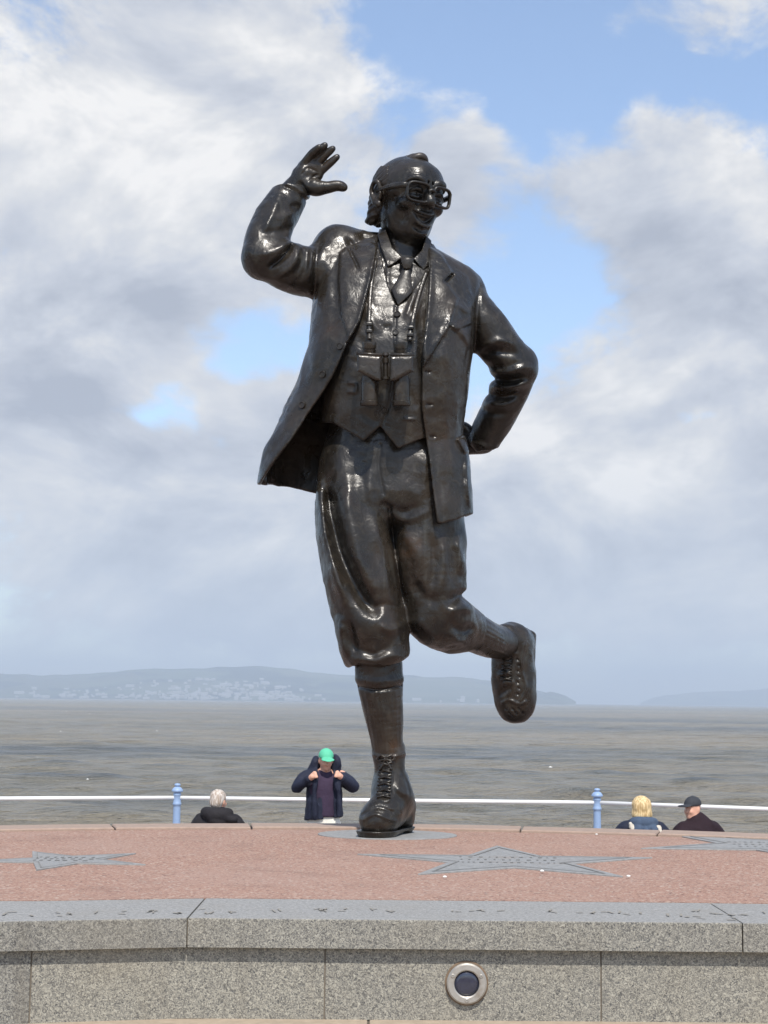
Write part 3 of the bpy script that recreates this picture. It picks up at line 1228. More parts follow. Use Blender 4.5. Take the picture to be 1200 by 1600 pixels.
def hairmat(t, b):
    tc = t.add('ShaderNodeTexCoord').outputs['Object']
    t.l.new(t.mix(t.noise(tc, 20, 4), (0.02, 0.018, 0.016), (0.05, 0.036, 0.026)), b.inputs['Base Color'])
    b.inputs['Metallic'].default_value = 0.1
    b.inputs['Roughness'].default_value = 0.46
    b.inputs['Coat Weight'].default_value = 0.1
    b.inputs['Coat Roughness'].default_value = 0.2


M_BHAIR = mat('bronze_fine', hairmat)

D0 = 5.24
PX = 1 / 455.0


def S(u, v, y=0.0):
    return at(u, v, D0 + y)


def T(rows):
    """rows of (u, v, y, half-width px, half-depth px) -> world tube rows"""
    return [list(S(r[0], r[1], r[2])) + [r[3] * PX, r[4] * PX] for r in rows]


def field(u0, u1, v0, v1, y0, y1, h):
    c = np.array([S(u, v, y) for u in (u0, u1) for v in (v0, v1) for y in (y0, y1)])
    return Field(c.min(0), c.max(0), h)


base = S(600, 1301, 0.0)
statue = empty('bronze_statue', (base[0], D0, 0.0))
tag(statue, 'dark bronze statue of a man waving on one leg in jacket and knickerbockers', 'statue')


def part(name, F, parent=None, m=None):
    return link(name, F.mesh(name), m or M_BRZ, parent or statue, smooth=True)


def surf(F_, u, v, ymax=1.0, off=0.0):
    """first point of a surface seen at (u, v), and its outward normal"""
    D = ray(u, v)
    t = np.arange((D0 - .34) / D[1], (D0 + .70) / D[1], .0015)
    P = EYE + D * t[:, None]
    I = ((P - F_.lo) / F_.h)
    ok = np.all((I >= 1) & (I < F_.n - 2), 1)
    I = I[ok]
    P = P[ok]
    Ii = np.round(I).astype(int)
    val = F_.d[Ii[:, 0], Ii[:, 1], Ii[:, 2]]
    k = np.argmax(val < 0.001)
    i, j, l = Ii[k]
    g = np.array([F_.d[i + 2, j, l] - F_.d[i - 2, j, l], F_.d[i, j + 2, l] - F_.d[i, j - 2, l], F_.d[i, j, l + 2] - F_.d[i, j, l - 2]]) if 2 <= i < F_.n[0] - 2 and 2 <= j < F_.n[1] - 2 and 2 <= l < F_.n[2] - 2 else np.array([0, -1.0, 0])
    g = g / (np.linalg.norm(g) + 1e-9)
    return P[k] + g * off, g


# ---------------- torso in shirt and waistcoat
TORSO = [(600, 745, .0, 92, 70), (600, 690, .0, 96, 74), (603, 630, -.015, 96, 76), (608, 560, -.02, 100, 78), (614, 490, .015, 104, 72), (622, 440, .045, 98, 60), (628, 408, .06, 62, 48), (630, 385, .07, 40, 42)]
fs = field(480, 760, 360, 790, -.26, .26, 0.0038)
fs.tube(T(TORSO), e=2.4)
shirt = fs.copy()
shirt.draw([('line', [(606, 415), (604, 440), (612, 465)], .004, 5), ('line', [(650, 430), (640, 455), (628, 474)], .004, 5),
            ('line', [(600, 405), (602, 450)], -.003, 3)], ymax=D0)
shirt.rough(.002, 22, 3)
sh = shirt.copy()
sh.cut([(400, 520), (800, 520), (800, 1000), (400, 1000)])
sh.cut([(540, 300), (585, 368), (600, 386), (628, 403), (648, 405), (664, 390), (688, 372), (710, 300)], ymax=D0 + .06)
part('shirt', sh)

wc = fs.copy()
wc.d -= 0.012
wc.draw([('line', [(570, 470), (580, 500), (600, 520)], .007, 7), ('line', [(556, 520), (570, 545), (560, 580)], -.006, 7), ('line', [(640, 470), (648, 520), (650, 580)], .006, 6),
         ('line', [(652, 450), (640, 480), (632, 500)], .006, 4), ('line', [(658, 460), (650, 490), (645, 520)], .005, 4), ('line', [(618, 480), (615, 600), (596, 668)], -.004, 2.2, 0),
         ('line', [(560, 640), (580, 655), (592, 662)], -.004, 6), ('line', [(585, 500), (600, 512), (616, 508)], -.006, 5), ('line', [(545, 598), (556, 600), (556, 612), (545, 612)], .005, 2.5, 0),
         ('line', [(632, 655), (648, 655)], .005, 2.0, 0), ('line', [(545, 560), (575, 575)], -.004, 5), ('line', [(640, 610), (650, 640)], -.004, 5)], ymax=D0)
wc.rough(.0024, 22, 8)
vneck = [(470, 300), (470, 372), (586, 372), (596, 400), (607, 447), (620, 478), (640, 460), (660, 433), (676, 407), (700, 402), (770, 395), (770, 300)]
wc.cut(vneck)
hem = [(400, 655), (520, 661), (540, 672), (568, 689), (594, 666), (622, 701), (653, 688), (680, 680), (800, 675), (800, 1000), (400, 1000)]
wc.cut(hem)
waist = part('waistcoat', wc)

# collar, tie
def leaf(poly, t):
    p = shirt.patch(poly, t, 0.012, D0 - 0.01)
    return p


nk = field(560, 700, 350, 440, -.22, .20, 0.003)
nk.tube(T([(640, 360, .06, 38, 44), (634, 388, .06, 42, 46), (630, 412, .05, 56, 50), (622, 440, .045, 96, 60)]))
colL = nk.patch([(588, 358), (594, 384), (606, 418), (629, 403), (613, 386), (602, 358)], 0.020, 0.006, D0 + 0.06)
part('collar', colL)
colR = nk.patch([(646, 404), (662, 423), (671, 413), (674, 376), (666, 368), (659, 391)], 0.019, 0.006, D0 + 0.06)
part('collar', colR)
def trim(F_, poly):
    idx, P = F_.near(.03)
    F_.d[idx] = np.maximum(F_.d[idx], poly_sd(*proj(P), poly) * PX)


def onshirt(u, v, o):
    return surf(shirt, u, v)[0][1] - D0 - o


tie = field(598, 662, 392, 486, -.26, .10, 0.0026)
tie.tube(T([(635, 418, onshirt(635, 424, .012), 5, 6), (634, 432, onshirt(634, 432, .010), 12, 7), (630, 450, onshirt(630, 450, .010), 18, 8), (627, 463, onshirt(626, 463, .010), 18, 8), (624, 476, onshirt(622, 472, .008), 10, 6)]))
trim(tie, [(629, 417), (641, 417), (645, 456), (622, 478), (611, 452), (621, 436)])
part('tie', tie)
knot = field(610, 662, 388, 432, -.26, .10, 0.0024)
ky = onshirt(635, 424, .014)
knot.tube(T([(637, 399, ky + .008, 12, 10), (636, 410, ky, 13, 11), (635, 422, ky - .002, 9, 9)]))
trim(knot, [(625, 402), (647, 403), (642, 420), (630, 420)])
part('tie_knot', knot)

# ---------------- trousers: plus-fours, left one planted, right one kicked back
ft = field(470, 765, 655, 1060, -.26, .30, 0.0042)
ft.tube(T([(598, 660, .0, 84, 60), (600, 720, .0, 96, 66), (602, 770, .0, 98, 68)]))
ft.tube(T([(548, 735, .0, 48, 62), (551, 780, -.005, 58, 66), (554, 830, -.02, 59, 68), (563, 890, -.03, 58, 68), (575, 950, -.03, 56, 67), (583, 990, -.02, 56, 66), (586, 1008, -.015, 55, 64), (588, 1020, -.01, 53, 60)]), k=0.02)
ft.tube(T([(655, 735, .0, 60, 60), (664, 800, .01, 61, 62), (668, 860, .01, 60, 62), (673, 915, .01, 56, 58), (682, 955, .015, 52, 54)]), k=0.02)
ft.tube(T([(681, 962, .02, 48, 52), (698, 973, .06, 45, 48), (716, 981, .11, 39, 40), (732, 986, .15, 33, 33)]), k=0.03)
# creases: broad hanging folds, the pull at the crotch, bunching at the knees
ft.draw([
    ('line', [(513, 735), (520, 800), (537, 870), (565, 930), (592, 968)], -.040, 11, .18),
    ('line', [(500, 770), (506, 830), (524, 900), (545, 960)], .020, 8),
    ('line', [(540, 720), (545, 800), (560, 870), (585, 930)], .020, 15),
    ('line', [(574, 700), (578, 760), (590, 830), (604, 900), (612, 960)], .008, 8),
    ('line', [(607, 786), (614, 830), (622, 890), (632, 950)], -.010, 4, .1),
    ('line', [(597, 782), (604, 790), (616, 798)], -.010, 6),
    ('line', [(606, 800), (630, 812), (655, 806), (675, 795)], .007, 6), ('line', [(610, 790), (632, 798), (660, 788)], -.006, 6),
    ('line', [(622, 830), (645, 850), (660, 900)], .012, 12), ('line', [(595, 690), (592, 730), (600, 775)], -.005, 2.5, .05),
    ('line', [(630, 740), (645, 765), (660, 780)], .004, 9), ('line', [(700, 840), (708, 880), (700, 920)], -.006, 9), ('line', [(715, 830), (720, 870), (722, 900)], .010, 6),
    ('line', [(698, 946), (720, 930), (744, 938)], -.020, 7), ('line', [(696, 958), (720, 950), (742, 952)], .014, 7), ('line', [(702, 985), (715, 1002), (735, 1000)], .014, 6), ('line', [(700, 972), (722, 985), (742, 978)], -.012, 6),
    ('line', [(690, 835), (696, 880), (690, 930)], .010, 7), ('line', [(672, 830), (678, 880), (672, 930)], -.012, 7), ('line', [(645, 960), (665, 985), (690, 1000)], .008, 10), ('line', [(640, 900), (660, 930), (690, 940)], -.010, 10),
    ('line', [(535, 985), (560, 1010), (600, 1010), (635, 985)], -.005, 9), ('line', [(545, 1028), (580, 1034), (605, 1026), (634, 1026)], .008, 7, .1), ('line', [(560, 1012), (585, 1022), (610, 1008)], -.010, 6),
    ('line', [(590, 975), (612, 985), (634, 970)], .010, 7), ('line', [(530, 960), (534, 1000), (542, 1030)], .012, 6), ('line', [(545, 960), (552, 1000), (560, 1025)], -.012, 6),
    ('line', [(575, 960), (600, 945), (625, 955)], -.008, 7),
], ymax=D0 + .10)
ft.cut([(480, 1036), (545, 1044), (562, 1036), (598, 1041), (612, 1036), (641, 1028), (648, 1050), (620, 1110), (480, 1110)], k=.016)
ft.rough(.006, 13, 4)
ft.rough(.0045, 11, 23, ridge=True, squash=(1, 1, .45))
ft.rough(.0009, 30, 24, ridge=True)
ft.rough(.0018, 34, 5)
trousers = part('trousers', ft)

# ---------------- socks
fk = field(545, 640, 1015, 1195, -.14, .16, 0.0033)
fk.tube(T([(591, 1025, .0, 35, 38), (592, 1045, .0, 36.5, 39), (594, 1070, .005, 35, 39), (599, 1110, .01, 30.5, 36), (604, 1150, .015, 25.5, 30), (607, 1185, .02, 24, 28)]))
fk.draw([('line', [(558, 1072), (594, 1078), (632, 1070)], -.007, 2.2, 0), ('line', [(556, 1062), (594, 1066), (632, 1060)], .004, 6, 0)] +
        [('line', [(562 + 8 * i, 1078), (570 + 7 * i, 1110), (582 + 5.6 * i, 1178)], .0016, 1.7, .05) for i in range(9)], ymax=D0)
fk.rough(.002, 24, 3)
part('sock', fk)
fk = field(690, 830, 930, 1050, .0, .54, 0.0035)
fk.tube(T([(712, 980, .10, 33, 33), (735, 986, .16, 32, 33), (765, 1000, .27, 29, 30), (795, 1006, .42, 26, 27)]))
fk.draw([('line', [(738 + 4 * i, 955 + 11 * i), (760 + 4 * i, 968 + 10 * i), (785 + 2 * i, 985 + 8 * i)], .0022, 2.2, .05) for i in range(6)])
part('sock', fk)

# ---------------- boots
def boot_standing():
    f = field(535, 670, 1160, 1316, -.32, .26, 0.003)
    f.tube(T([(607, 1172, .02, 26, 29), (609, 1200, .025, 24, 30), (611, 1222, .03, 26, 34), (614, 1245, .035, 29, 38)]))
    f.cone(S(612, 1240, .0), S(622, 1262, .09), 30 * PX, 27 * PX, .03)          # ankle to heel
    f.cone(S(622, 1258, .10), S(625, 1278, .11), 24 * PX, 23 * PX, .02)
    f.line([S(612, 1225, .01), S(609, 1250, -.01), S(600, 1270, -.045), S(587, 1283, -.07)], [21 * PX, 20 * PX, 22 * PX, 20 * PX], .025)
    f.line([S(612, 1272, .02), S(590, 1284, -.055)], [23 * PX, 24 * PX], .025)
    # flatten underneath, then the sole
    X, Y, Z = f.ax
    f.d = np.maximum(f.d, (0.018 - Z)[None, None, :]).astype(np.float32)
    f.draw([('line', [(565, 1283), (585, 1272), (607, 1280), (622, 1284)], .004, 2.5, .05), ('line', [(563, 1275), (590, 1262), (616, 1270)], -.004, 2.5, .05),
            ('line', [(597, 1185), (594, 1215), (590, 1245)], .006, 3.0, .1), ('line', [(612, 1185), (610, 1215), (610, 1245)], .006, 3.0, .1),
            ('line', [(620, 1195), (636, 1225), (640, 1250)], -.003, 2.5), ('line', [(614, 1225), (630, 1240), (640, 1238)], .006, 5), ('line', [(584, 1180), (608, 1184), (632, 1178)], .005, 3, 0),
            ('line', [(588, 1245), (602, 1252), (614, 1246)], .006, 3.5)], ymax=D0 + .05)
    f.rough(.0025, 30, 6)
    return f


fboot = boot_standing()
boot = part('boot', fboot)
fsole = field(535, 670, 1240, 1316, -.32, .26, 0.0028)
fsole.line([S(604, 1284, .02), S(591, 1288, -.05), S(586, 1290, -.072)], [24 * PX, 27 * PX, 25 * PX], .02)
fsole.line([S(604, 1284, .02), S(618, 1280, .08), S(625, 1278, .12)], [23 * PX, 22 * PX, 25 * PX], .02)
zz = fsole.ax[2][None, None, :]
yy = fsole.ax[1][None, :, None]
fsole.d = np.maximum(fsole.d, np.maximum(zz - 0.024, 0.001 - zz)).astype(np.float32)
sl_arch = np.maximum(np.abs(yy - (D0 + 0.055)) - 0.022, zz - 0.013)
fsole.d = np.maximum(fsole.d, -sl_arch - 0 * fsole.d).astype(np.float32)
link('sole', fsole.mesh('sole'), M_BRZ, boot, smooth=True)
V, F = [], []


def lace(parent, F_, runs, r=.0042, off=.003):
    for run in runs:
        Q_ = []
        for a, b_ in zip(run[:-1], run[1:]):
            for f_ in (0, .33, .66):
                Q_.append(surf(F_, a[0] + (b_[0] - a[0]) * f_, a[1] + (b_[1] - a[1]) * f_, off=off)[0])
        Q_.append(surf(F_, run[-1][0], run[-1][1], off=off)[0])
        v, f = sweep(np.array(Q_), r, 6)
        link('lace', fix_normals(py_mesh('lace', v, f)), M_BRZ, parent, smooth=True)


runs = []
for i in range(6):
    v0, x0, x1 = 1191 + 10 * i, 594 - 1.0 * i, 612 - .4 * i
    runs += [[(x0, v0), (x1, v0 + 6)], [(x1, v0), (x0, v0 + 6)]]
for side in (-1, 1):
    runs.append([(603, 1184), (603 + side * 8, 1180), (603 + side * 13, 1185), (603 + side * 8, 1189), (603, 1185)])
    runs.append([(603, 1185), (603 + side * 5, 1194), (603 + side * 9, 1204)])
lace(boot, fboot, runs)

# raised boot: toe hanging down, instep towards the viewer, sole turned away
f = field(755, 850, 960, 1145, .26, .62, 0.003)
f.tube(T([(790, 1000, .38, 25, 28), (800, 1003, .42, 29, 32)]), axis=(0, 0, 1))
f.cone(S(803, 1003, .42), S(811, 1006, .48), 27 * PX, 25 * PX, .03)
f.line([S(800, 1010, .43), S(801, 1045, .44), S(804, 1080, .45), S(805, 1106, .455)], [27 * PX, 29 * PX, 29 * PX, 24 * PX], .03)
f.line([S(812, 1000, .49), S(811, 1050, .48), S(807, 1100, .475)], [20 * PX, 21 * PX, 22 * PX], .03)
f.draw([('line', [(780, 1030), (797, 1022), (812, 1022)], .005, 3), ('line', [(782, 1100), (795, 1094), (812, 1100), (824, 1095)], .005, 2.5, .05), ('line', [(778, 1088), (792, 1078), (800, 1075)], -.008, 4),
        ('line', [(822, 1000), (815, 1040), (822, 1075), (812, 1098)], .005, 2.2, .05), ('line', [(776, 1060), (785, 1052), (800, 1056)], .006, 4), ('line', [(800, 1020), (797, 1050), (800, 1080)], -.003, 2.2),
        ('line', [(785, 990), (796, 1000), (800, 1020)], .006, 3), ('line', [(783, 1072), (795, 1066), (806, 1068)], .006, 4)] +
       [('line', [(790 + 5 * i, 1107 + (i % 2) * 6), (792 + 5 * i, 1109 + (i % 2) * 6)], -.005, 1.8, 0) for i in range(6)] + [('line', [(808 + 2 * (i % 2), 1030 + 9 * i), (809 + 2 * (i % 2), 1031 + 9 * i)], -.005, 1.8, 0) for i in range(7)], ymax=D0 + .5)
f.rough(.003, 32, 7)
fboot2 = f
boot2 = part('boot', f)
f2 = field(760, 855, 960, 1150, .36, .68, 0.003)
f2.tube(T([(815, 995, .53, 24, 9), (814, 1020, .525, 22, 9), (811, 1055, .52, 24, 9), (808, 1090, .515, 29, 9), (806, 1112, .51, 24, 9)]))
f2.tube(T([(817, 992, .555, 23, 11), (816, 1012, .55, 23, 11)]))
link('sole', f2.mesh('sole'), M_BRZ, boot2, smooth=True)
runs = []
for i in range(5):
    runs += [[(786 - .8 * i, 1022 + 9 * i), (800, 1027 + 9 * i)], [(800, 1022 + 9 * i), (786 - .8 * i, 1027 + 9 * i)]]
lace(boot2, fboot2, runs, .0038)

# ---------------- jacket
fj = field(362, 852, 345, 822, -.27, .36, 0.0047)
fj.tube(T([(572, 830, .02, 170, 92), (570, 770, .02, 168, 92), (574, 730, .02, 163, 92), (578, 690, .02, 148, 91), (592, 640, .01, 137, 92), (602, 600, -.005, 132, 93), (609, 560, -.01, 129, 94),
           (614, 500, .02, 130, 88), (620, 458, .05, 127, 76), (622, 434, .065, 100, 60), (627, 410, .075, 60, 48)]), e=2.7)
fj.line([S(521, 386, .05), S(562, 394, .06), S(604, 396, .07)], [32 * PX, 26 * PX, 21 * PX], .04)        # shoulders
fj.line([S(728, 453, .06), S(697, 431, .065), S(658, 410, .07)], [29 * PX, 25 * PX, 21 * PX], .04)
inner = field(362, 852, 345, 822, -.27, .36, 0.0047)
inner.tube(T([(572, 850, .02, 158, 80), (570, 770, .02, 156, 80), (574, 730, .02, 151, 80), (578, 690, .02, 136, 79), (592, 640, .01, 125, 80), (602, 600, -.005, 120, 81), (609, 560, -.01, 116, 82), (614, 500, .02, 108, 76), (618, 455, .05, 96, 58)]), e=2.7)
fj.d = -smin(-fj.d, inner.d, .004)
del inner
edgeL = [(600, 350), (592, 372), (578, 440), (562, 500), (545, 530), (521, 585), (491, 633), (456, 683), (427, 722), (407, 754)]
edgeR = [(684, 815), (673, 740), (665, 680), (660, 620), (660, 570), (668, 480), (671, 420), (668, 380), (660, 350)]
fj.cut(edgeL + [(395, 900), (694, 900)] + edgeR, ymax=D0 + .03)
fj.cut([(664, 330), (673, 385), (700, 400), (735, 416), (753, 428), (775, 436), (790, 330)], k=.014)
fj.cut([(300, 736), (405, 756), (492, 770), (600, 795), (683, 816), (690, 818), (742, 802), (800, 790), (800, 1000), (300, 1000)])
# sleeves
fj.tube(T([(528, 405, .05, 44, 46), (492, 424, .02, 40, 46), (455, 418, -.025, 39, 44), (418, 403, -.05, 36, 40)]), k=.03)
fj.tube(T([(410, 402, -.05, 36, 39), (419, 368, -.025, 36, 38), (436, 332, .005, 33, 34), (456, 300, .032, 29, 30), (460, 293, .035, 27, 29)]), k=.012)
fj.tube(T([(717, 466, .06, 40, 44), (750, 505, .065, 36, 43), (783, 547, .075, 33, 39), (808, 576, .10, 33, 37)]), k=.025)
fj.tube(T([(808, 572, .10, 34, 38), (797, 610, .15, 32, 34), (775, 652, .21, 31, 32), (757, 688, .26, 28, 30)]), k=.012)
fj.cut([(700, 724), (728, 690), (745, 705), (778, 702), (815, 720), (760, 790), (745, 760), (743, 715)], k=.006, ymin=D0 + .14)
fj.cut([(432, 284), (446, 279), (462, 285), (488, 304), (500, 300), (480, 250), (440, 240)], k=.006)
fold = [
    # lapels
    ('poly', [(592, 368), (560, 380), (540, 388), (531, 396), (529, 440), (532, 490), (545, 530), (562, 500), (578, 440)], .011, 1.6),
    ('poly', [(668, 382), (690, 398), (707, 424), (696, 439), (716, 466), (702, 510), (662, 574), (661, 540), (668, 480), (671, 420)], .011, 1.6),
    ('line', [(696, 439), (707, 430)], -.012, 2.2, 0), ('line', [(545, 388), (556, 410), (560, 420)], -.010, 2.0, 0),
    # edge rolls
    ('line', [(589, 385), (576, 445), (559, 505), (543, 532)], .007, 3, 0), ('line', [(540, 540), (518, 584), (488, 632), (453, 682), (424, 722)], .004, 4, 0),
    ('line', [(673, 420), (670, 480), (662, 570), (662, 620), (667, 680), (675, 740), (686, 812)], .004, 4, 0),
    # armhole seams
    ('line', [(507, 362), (494, 400), (492, 440), (490, 480)], -.009, 4), ('line', [(752, 432), (746, 470), (744, 520), (742, 550)], -.009, 4),
    # raised sleeve
    ('line', [(458, 380), (442, 402), (418, 420)], -.026, 4.5), ('line', [(468, 378), (462, 405), (446, 425), (420, 436)], .010, 6), ('line', [(480, 383), (478, 410), (470, 440)], -.010, 4), ('line', [(488, 390), (486, 415), (482, 440)], .008, 4),
    ('line', [(472, 380), (472, 405), (462, 430)], -.010, 4), ('line', [(455, 372), (430, 392), (395, 400)], .010, 7), ('line', [(460, 352), (435, 362), (405, 366)], -.008, 6), ('line', [(440, 300), (425, 335), (412, 365)], .010, 6),
    ('line', [(465, 330), (445, 338), (425, 340)], .006, 6), ('line', [(470, 320), (450, 325)], -.006, 5), ('line', [(446, 286), (463, 292), (483, 309)], .006, 3, 0), ('line', [(440, 290), (460, 299), (480, 314)], -.005, 2, 0),
    ('line', [(390, 420), (420, 435), (460, 446)], .006, 6), ('line', [(385, 380), (392, 400), (405, 425)], .006, 7),
    # other sleeve
    ('line', [(752, 556), (775, 548), (815, 556)], -.012, 6), ('line', [(750, 545), (780, 532), (808, 540)], .010, 6), ('line', [(760, 580), (790, 582), (832, 570)], .016, 6), ('line', [(762, 590), (795, 594), (830, 586)], -.016, 5),
    ('line', [(760, 602), (795, 606), (832, 596)], .014, 5), ('line', [(757, 614), (785, 620), (818, 612)], -.014, 5), ('line', [(753, 626), (780, 634), (812, 626)], .014, 5), ('line', [(748, 638), (770, 646), (800, 644)], -.010, 5),
    ('line', [(738, 690), (756, 697), (775, 700)], .005, 4, 0), ('line', [(775, 470), (800, 515), (825, 550)], .005, 8),
    # front panels
    ('line', [(712, 470), (700, 520), (695, 580)], .005, 10), ('line', [(726, 520), (722, 600), (715, 680)], -.005, 9), ('line', [(690, 570), (690, 660), (700, 760)], .004, 14),
    ('poly', [(706, 510), (712, 507), (735, 495), (737, 506), (712, 516)], .007, 1.2), ('poly', [(714, 686), (729, 680), (733, 706), (726, 709)], .009, 1.4), ('line', [(729, 705), (730, 750), (735, 800)], .010, 4),
    ('line', [(505, 390), (512, 430), (510, 500)], .006, 10), ('line', [(520, 420), (524, 480), (520, 540)], -.004, 8), ('line', [(500, 520), (490, 580), (465, 650)], .005, 8), ('line', [(540, 370), (552, 385), (556, 392)], -.010, 4),
    ('line', [(590, 372), (575, 372), (560, 368)], -.006, 4), ('line', [(700, 470), (720, 480), (738, 490)], .006, 5), ('line', [(700, 500), (722, 520), (736, 545)], .006, 5), ('line', [(716, 480), (705, 505), (690, 530)], .005, 5),
    # button holes
    ('line', [(664, 581), (671, 581)], -.008, 1.8, 0), ('line', [(667, 632), (674, 632)], -.008, 1.8, 0), ('line', [(673, 682), (680, 682)], -.008, 1.8, 0),
]
fj.draw(fold, ymax=D0 + .22)
fj.rough(.0045, 10, 14)
fj.rough(.0022, 12, 21, ridge=True, squash=(1, 1, .6))
fj.rough(.0008, 30, 22, ridge=True)
fj.rough(.0014, 30, 15)
jacket = part('jacket', fj)

# ---------------- buttons
def button(c, nrm, r, parent):
    n_ = Vector(nrm).normalized()
    q = n_.to_track_quat('Z', 'Y').to_matrix()
    V, F = lathe([(r, -.006), (r, .003), (r * .92, .0052), (r * .72, .0052), (r * .60, .0032), (r * .2, .003)], 18, M=np.array(q), origin=c)
    link('button', fix_normals(py_mesh('button', V, F)), M_BRZ, parent, smooth=False)


for (bu, bv) in ((531, 541), (504, 585), (472, 633)):
    c, n_ = surf(fj, bu, bv)
    button(c, n_, 5.6 * PX, jacket)
for (bu, bv) in ((621, 491), (618, 519), (601, 641)):
    c, n_ = surf(wc, bu, bv)
    button(c, n_, 5.2 * PX, waist)

# ---------------- head
HC = S(637, 311, .01)
yaw, rol, pit = math.radians(33), math.radians(1.5), math.radians(9)
HR = np.array(Matrix.Rotation(rol, 3, 'Y') @ Matrix.Rotation(yaw, 3, 'Z') @ Matrix.Rotation(pit, 3, 'X'))
HK = PX * 1.0


def Hp(x, y, z):
    """head space in photo pixels: x to his left, -y out of the face, z up"""
    return HC + HR @ (np.array([x, y, z], float) * HK)


HM_ = HR.T                                        # rows = axes


def hell(F_, c, r, k=.01, rot=None, sub=False):
    M_ = HM_
    if rot is not None:
        M_ = (HR @ np.array(Matrix.Rotation(math.radians(rot[1]), 3, rot[0]))).T
    F_.ell(Hp(*c), np.array(r) * HK, k * 1.0, M_, sub)


fh = field(560, 735, 225, 430, -.30, .24, 0.0022)
hell(fh, (0, 8, 19), (51, 61, 49), 0)
hell(fh, (0, -12, -14), (41, 44, 44), .03)
hell(fh, (0, -26, 20), (43, 37, 36), .03)                # forehead
hell(fh, (0, -37, -54), (18, 17, 15), .03)               # chin
hell(fh, (0, -20, -50), (27, 26, 14), .03)               # under the jaw
for s_ in (-1, 1):
    hell(fh, (s_ * 29, -4, -34), (13, 22, 17), .03)      # jaw
    hell(fh, (s_ * 27, -41, -15), (14, 14, 12), .016)     # cheeks pushed up by the smile
    hell(fh, (s_ * 38, -22, 2), (11, 18, 9), .02)        # cheek bones
    hell(fh, (s_ * 21, -60, 1), (13, 9, 8.5), .010, sub=True)     # eye sockets
    hell(fh, (s_ * 20.5, -47.5, 0), (10, 9.5, 9), .004)
    fh.line([Hp(s_ * 10, -56, 2), Hp(s_ * 18, -58, 6.5), Hp(s_ * 26, -55, 5.5), Hp(s_ * 32, -48, 0)], 2.2 * HK, .006)   # upper lid
    fh.line([Hp(s_ * 10, -55, -2), Hp(s_ * 19, -57, -6.5), Hp(s_ * 29, -51, -4.5)], 2.0 * HK, .006)                     # lower lid
    fh.line([Hp(s_ * 11, -57, -10), Hp(s_ * 20, -58, -13), Hp(s_ * 30, -51, -10)], 1.6 * HK, .006, sub=True)           # bag under the eye
    fh.ell(Hp(s_ * 20 + 2, -58, 0), np.full(3, 3.2 * HK), .0, sub=True)                                              # pupil
    fh.line([Hp(s_ * 7, -60, 14), Hp(s_ * 17, -61, 22), Hp(s_ * 29, -54, 22), Hp(s_ * 37, -45, 14)], [3.2 * HK, 4.2 * HK, 3.8 * HK, 2.4 * HK], .007)   # eyebrow
    fh.line([Hp(s_ * 11, -60, -19), Hp(s_ * 18, -57, -25), Hp(s_ * 24.5, -50, -34), Hp(s_ * 24, -44, -43)], 1.5 * HK, .012, sub=True)   # smile fold
    hell(fh, (s_ * 7.5, -62, -14.5), (5.5, 6, 4.8), .010)  # nostrils
    fh.ell(Hp(s_ * 4.5, -65, -18.5), np.array([3.0, 3, 2.0]) * HK, .003, HM_, sub=True)
    # ear
    hell(fh, (s_ * 52, 8, -4), (6, 12, 17), .012, rot=('Y', s_ * -12))
    hell(fh, (s_ * 59, 5, -1), (5, 7.5, 10), .006, sub=True)
    fh.line([Hp(s_ * 54, -2, 4), Hp(s_ * 57, 3, 15), Hp(s_ * 59, 13, 15), Hp(s_ * 58, 19, 2), Hp(s_ * 55, 11, -14), Hp(s_ * 53, 2, -19)], 3.0 * HK, .005)
    fh.line([Hp(s_ * 55, -4, -2), Hp(s_ * 54, -3, -9)], 3.0 * HK, .005)
    hell(fh, (s_ * 53, 1, -19), (4.5, 6, 6), .006)
    fh.line([Hp(s_ * 36, -36, 6), Hp(s_ * 42, -28, 3), Hp(s_ * 43, -24, 0)], 1.2 * HK, .006, sub=True)   # crow's feet
    fh.line([Hp(s_ * 35, -37, -3), Hp(s_ * 41, -29, -8)], 1.2 * HK, .006, sub=True)
fh.line([Hp(0, -56, 9), Hp(0, -61, 0), Hp(0, -68, -10)], [4.6 * HK, 5.2 * HK, 6.6 * HK], .012)    # nose
hell(fh, (0, -68, -12.5), (7.2, 7.2, 6.4), .01)
fh.line([Hp(-6, -60, 13), Hp(-4, -60, 20)], 1.5 * HK, .006, sub=True)
fh.line([Hp(6, -60, 13), Hp(4, -60, 20)], 1.5 * HK, .006, sub=True)
# open laughing mouth
hell(fh, (0, -46, -34), (22, 12.5, 14), .03)             # muzzle
fh.line([Hp(-20, -50, -26.5), Hp(-11, -58, -32), Hp(0, -61, -35), Hp(11, -58, -32), Hp(20, -50, -26.5)], [1.4 * HK, 3.8 * HK, 5.2 * HK, 3.8 * HK, 1.4 * HK], .003, sub=True)
fh.line([Hp(-12, -55, -36), Hp(0, -59, -42), Hp(12, -55, -36)], [3.2 * HK, 4.6 * HK, 3.2 * HK], .003, sub=True)
fh.line([Hp(-20, -48.5, -26), Hp(-10, -56.5, -28), Hp(0, -59.5, -30), Hp(10, -56.5, -28), Hp(20, -48.5, -26)], [.6 * HK, 1.2 * HK, 1.3 * HK, 1.2 * HK, .6 * HK], .008)
fh.line([Hp(-18, -49, -31), Hp(-11, -54.5, -43), Hp(0, -57, -48.5), Hp(11, -54.5, -43), Hp(18, -49, -31)], [.6 * HK, 1.3 * HK, 1.8 * HK, 1.3 * HK, .6 * HK], .010)
fh.line([Hp(-15, -49, -28.5), Hp(0, -56, -33), Hp(15, -49, -28.5)], 3.0 * HK, .002)                # teeth
hell(fh, (0, -46, -44), (10, 8, 4), .004)                # tongue
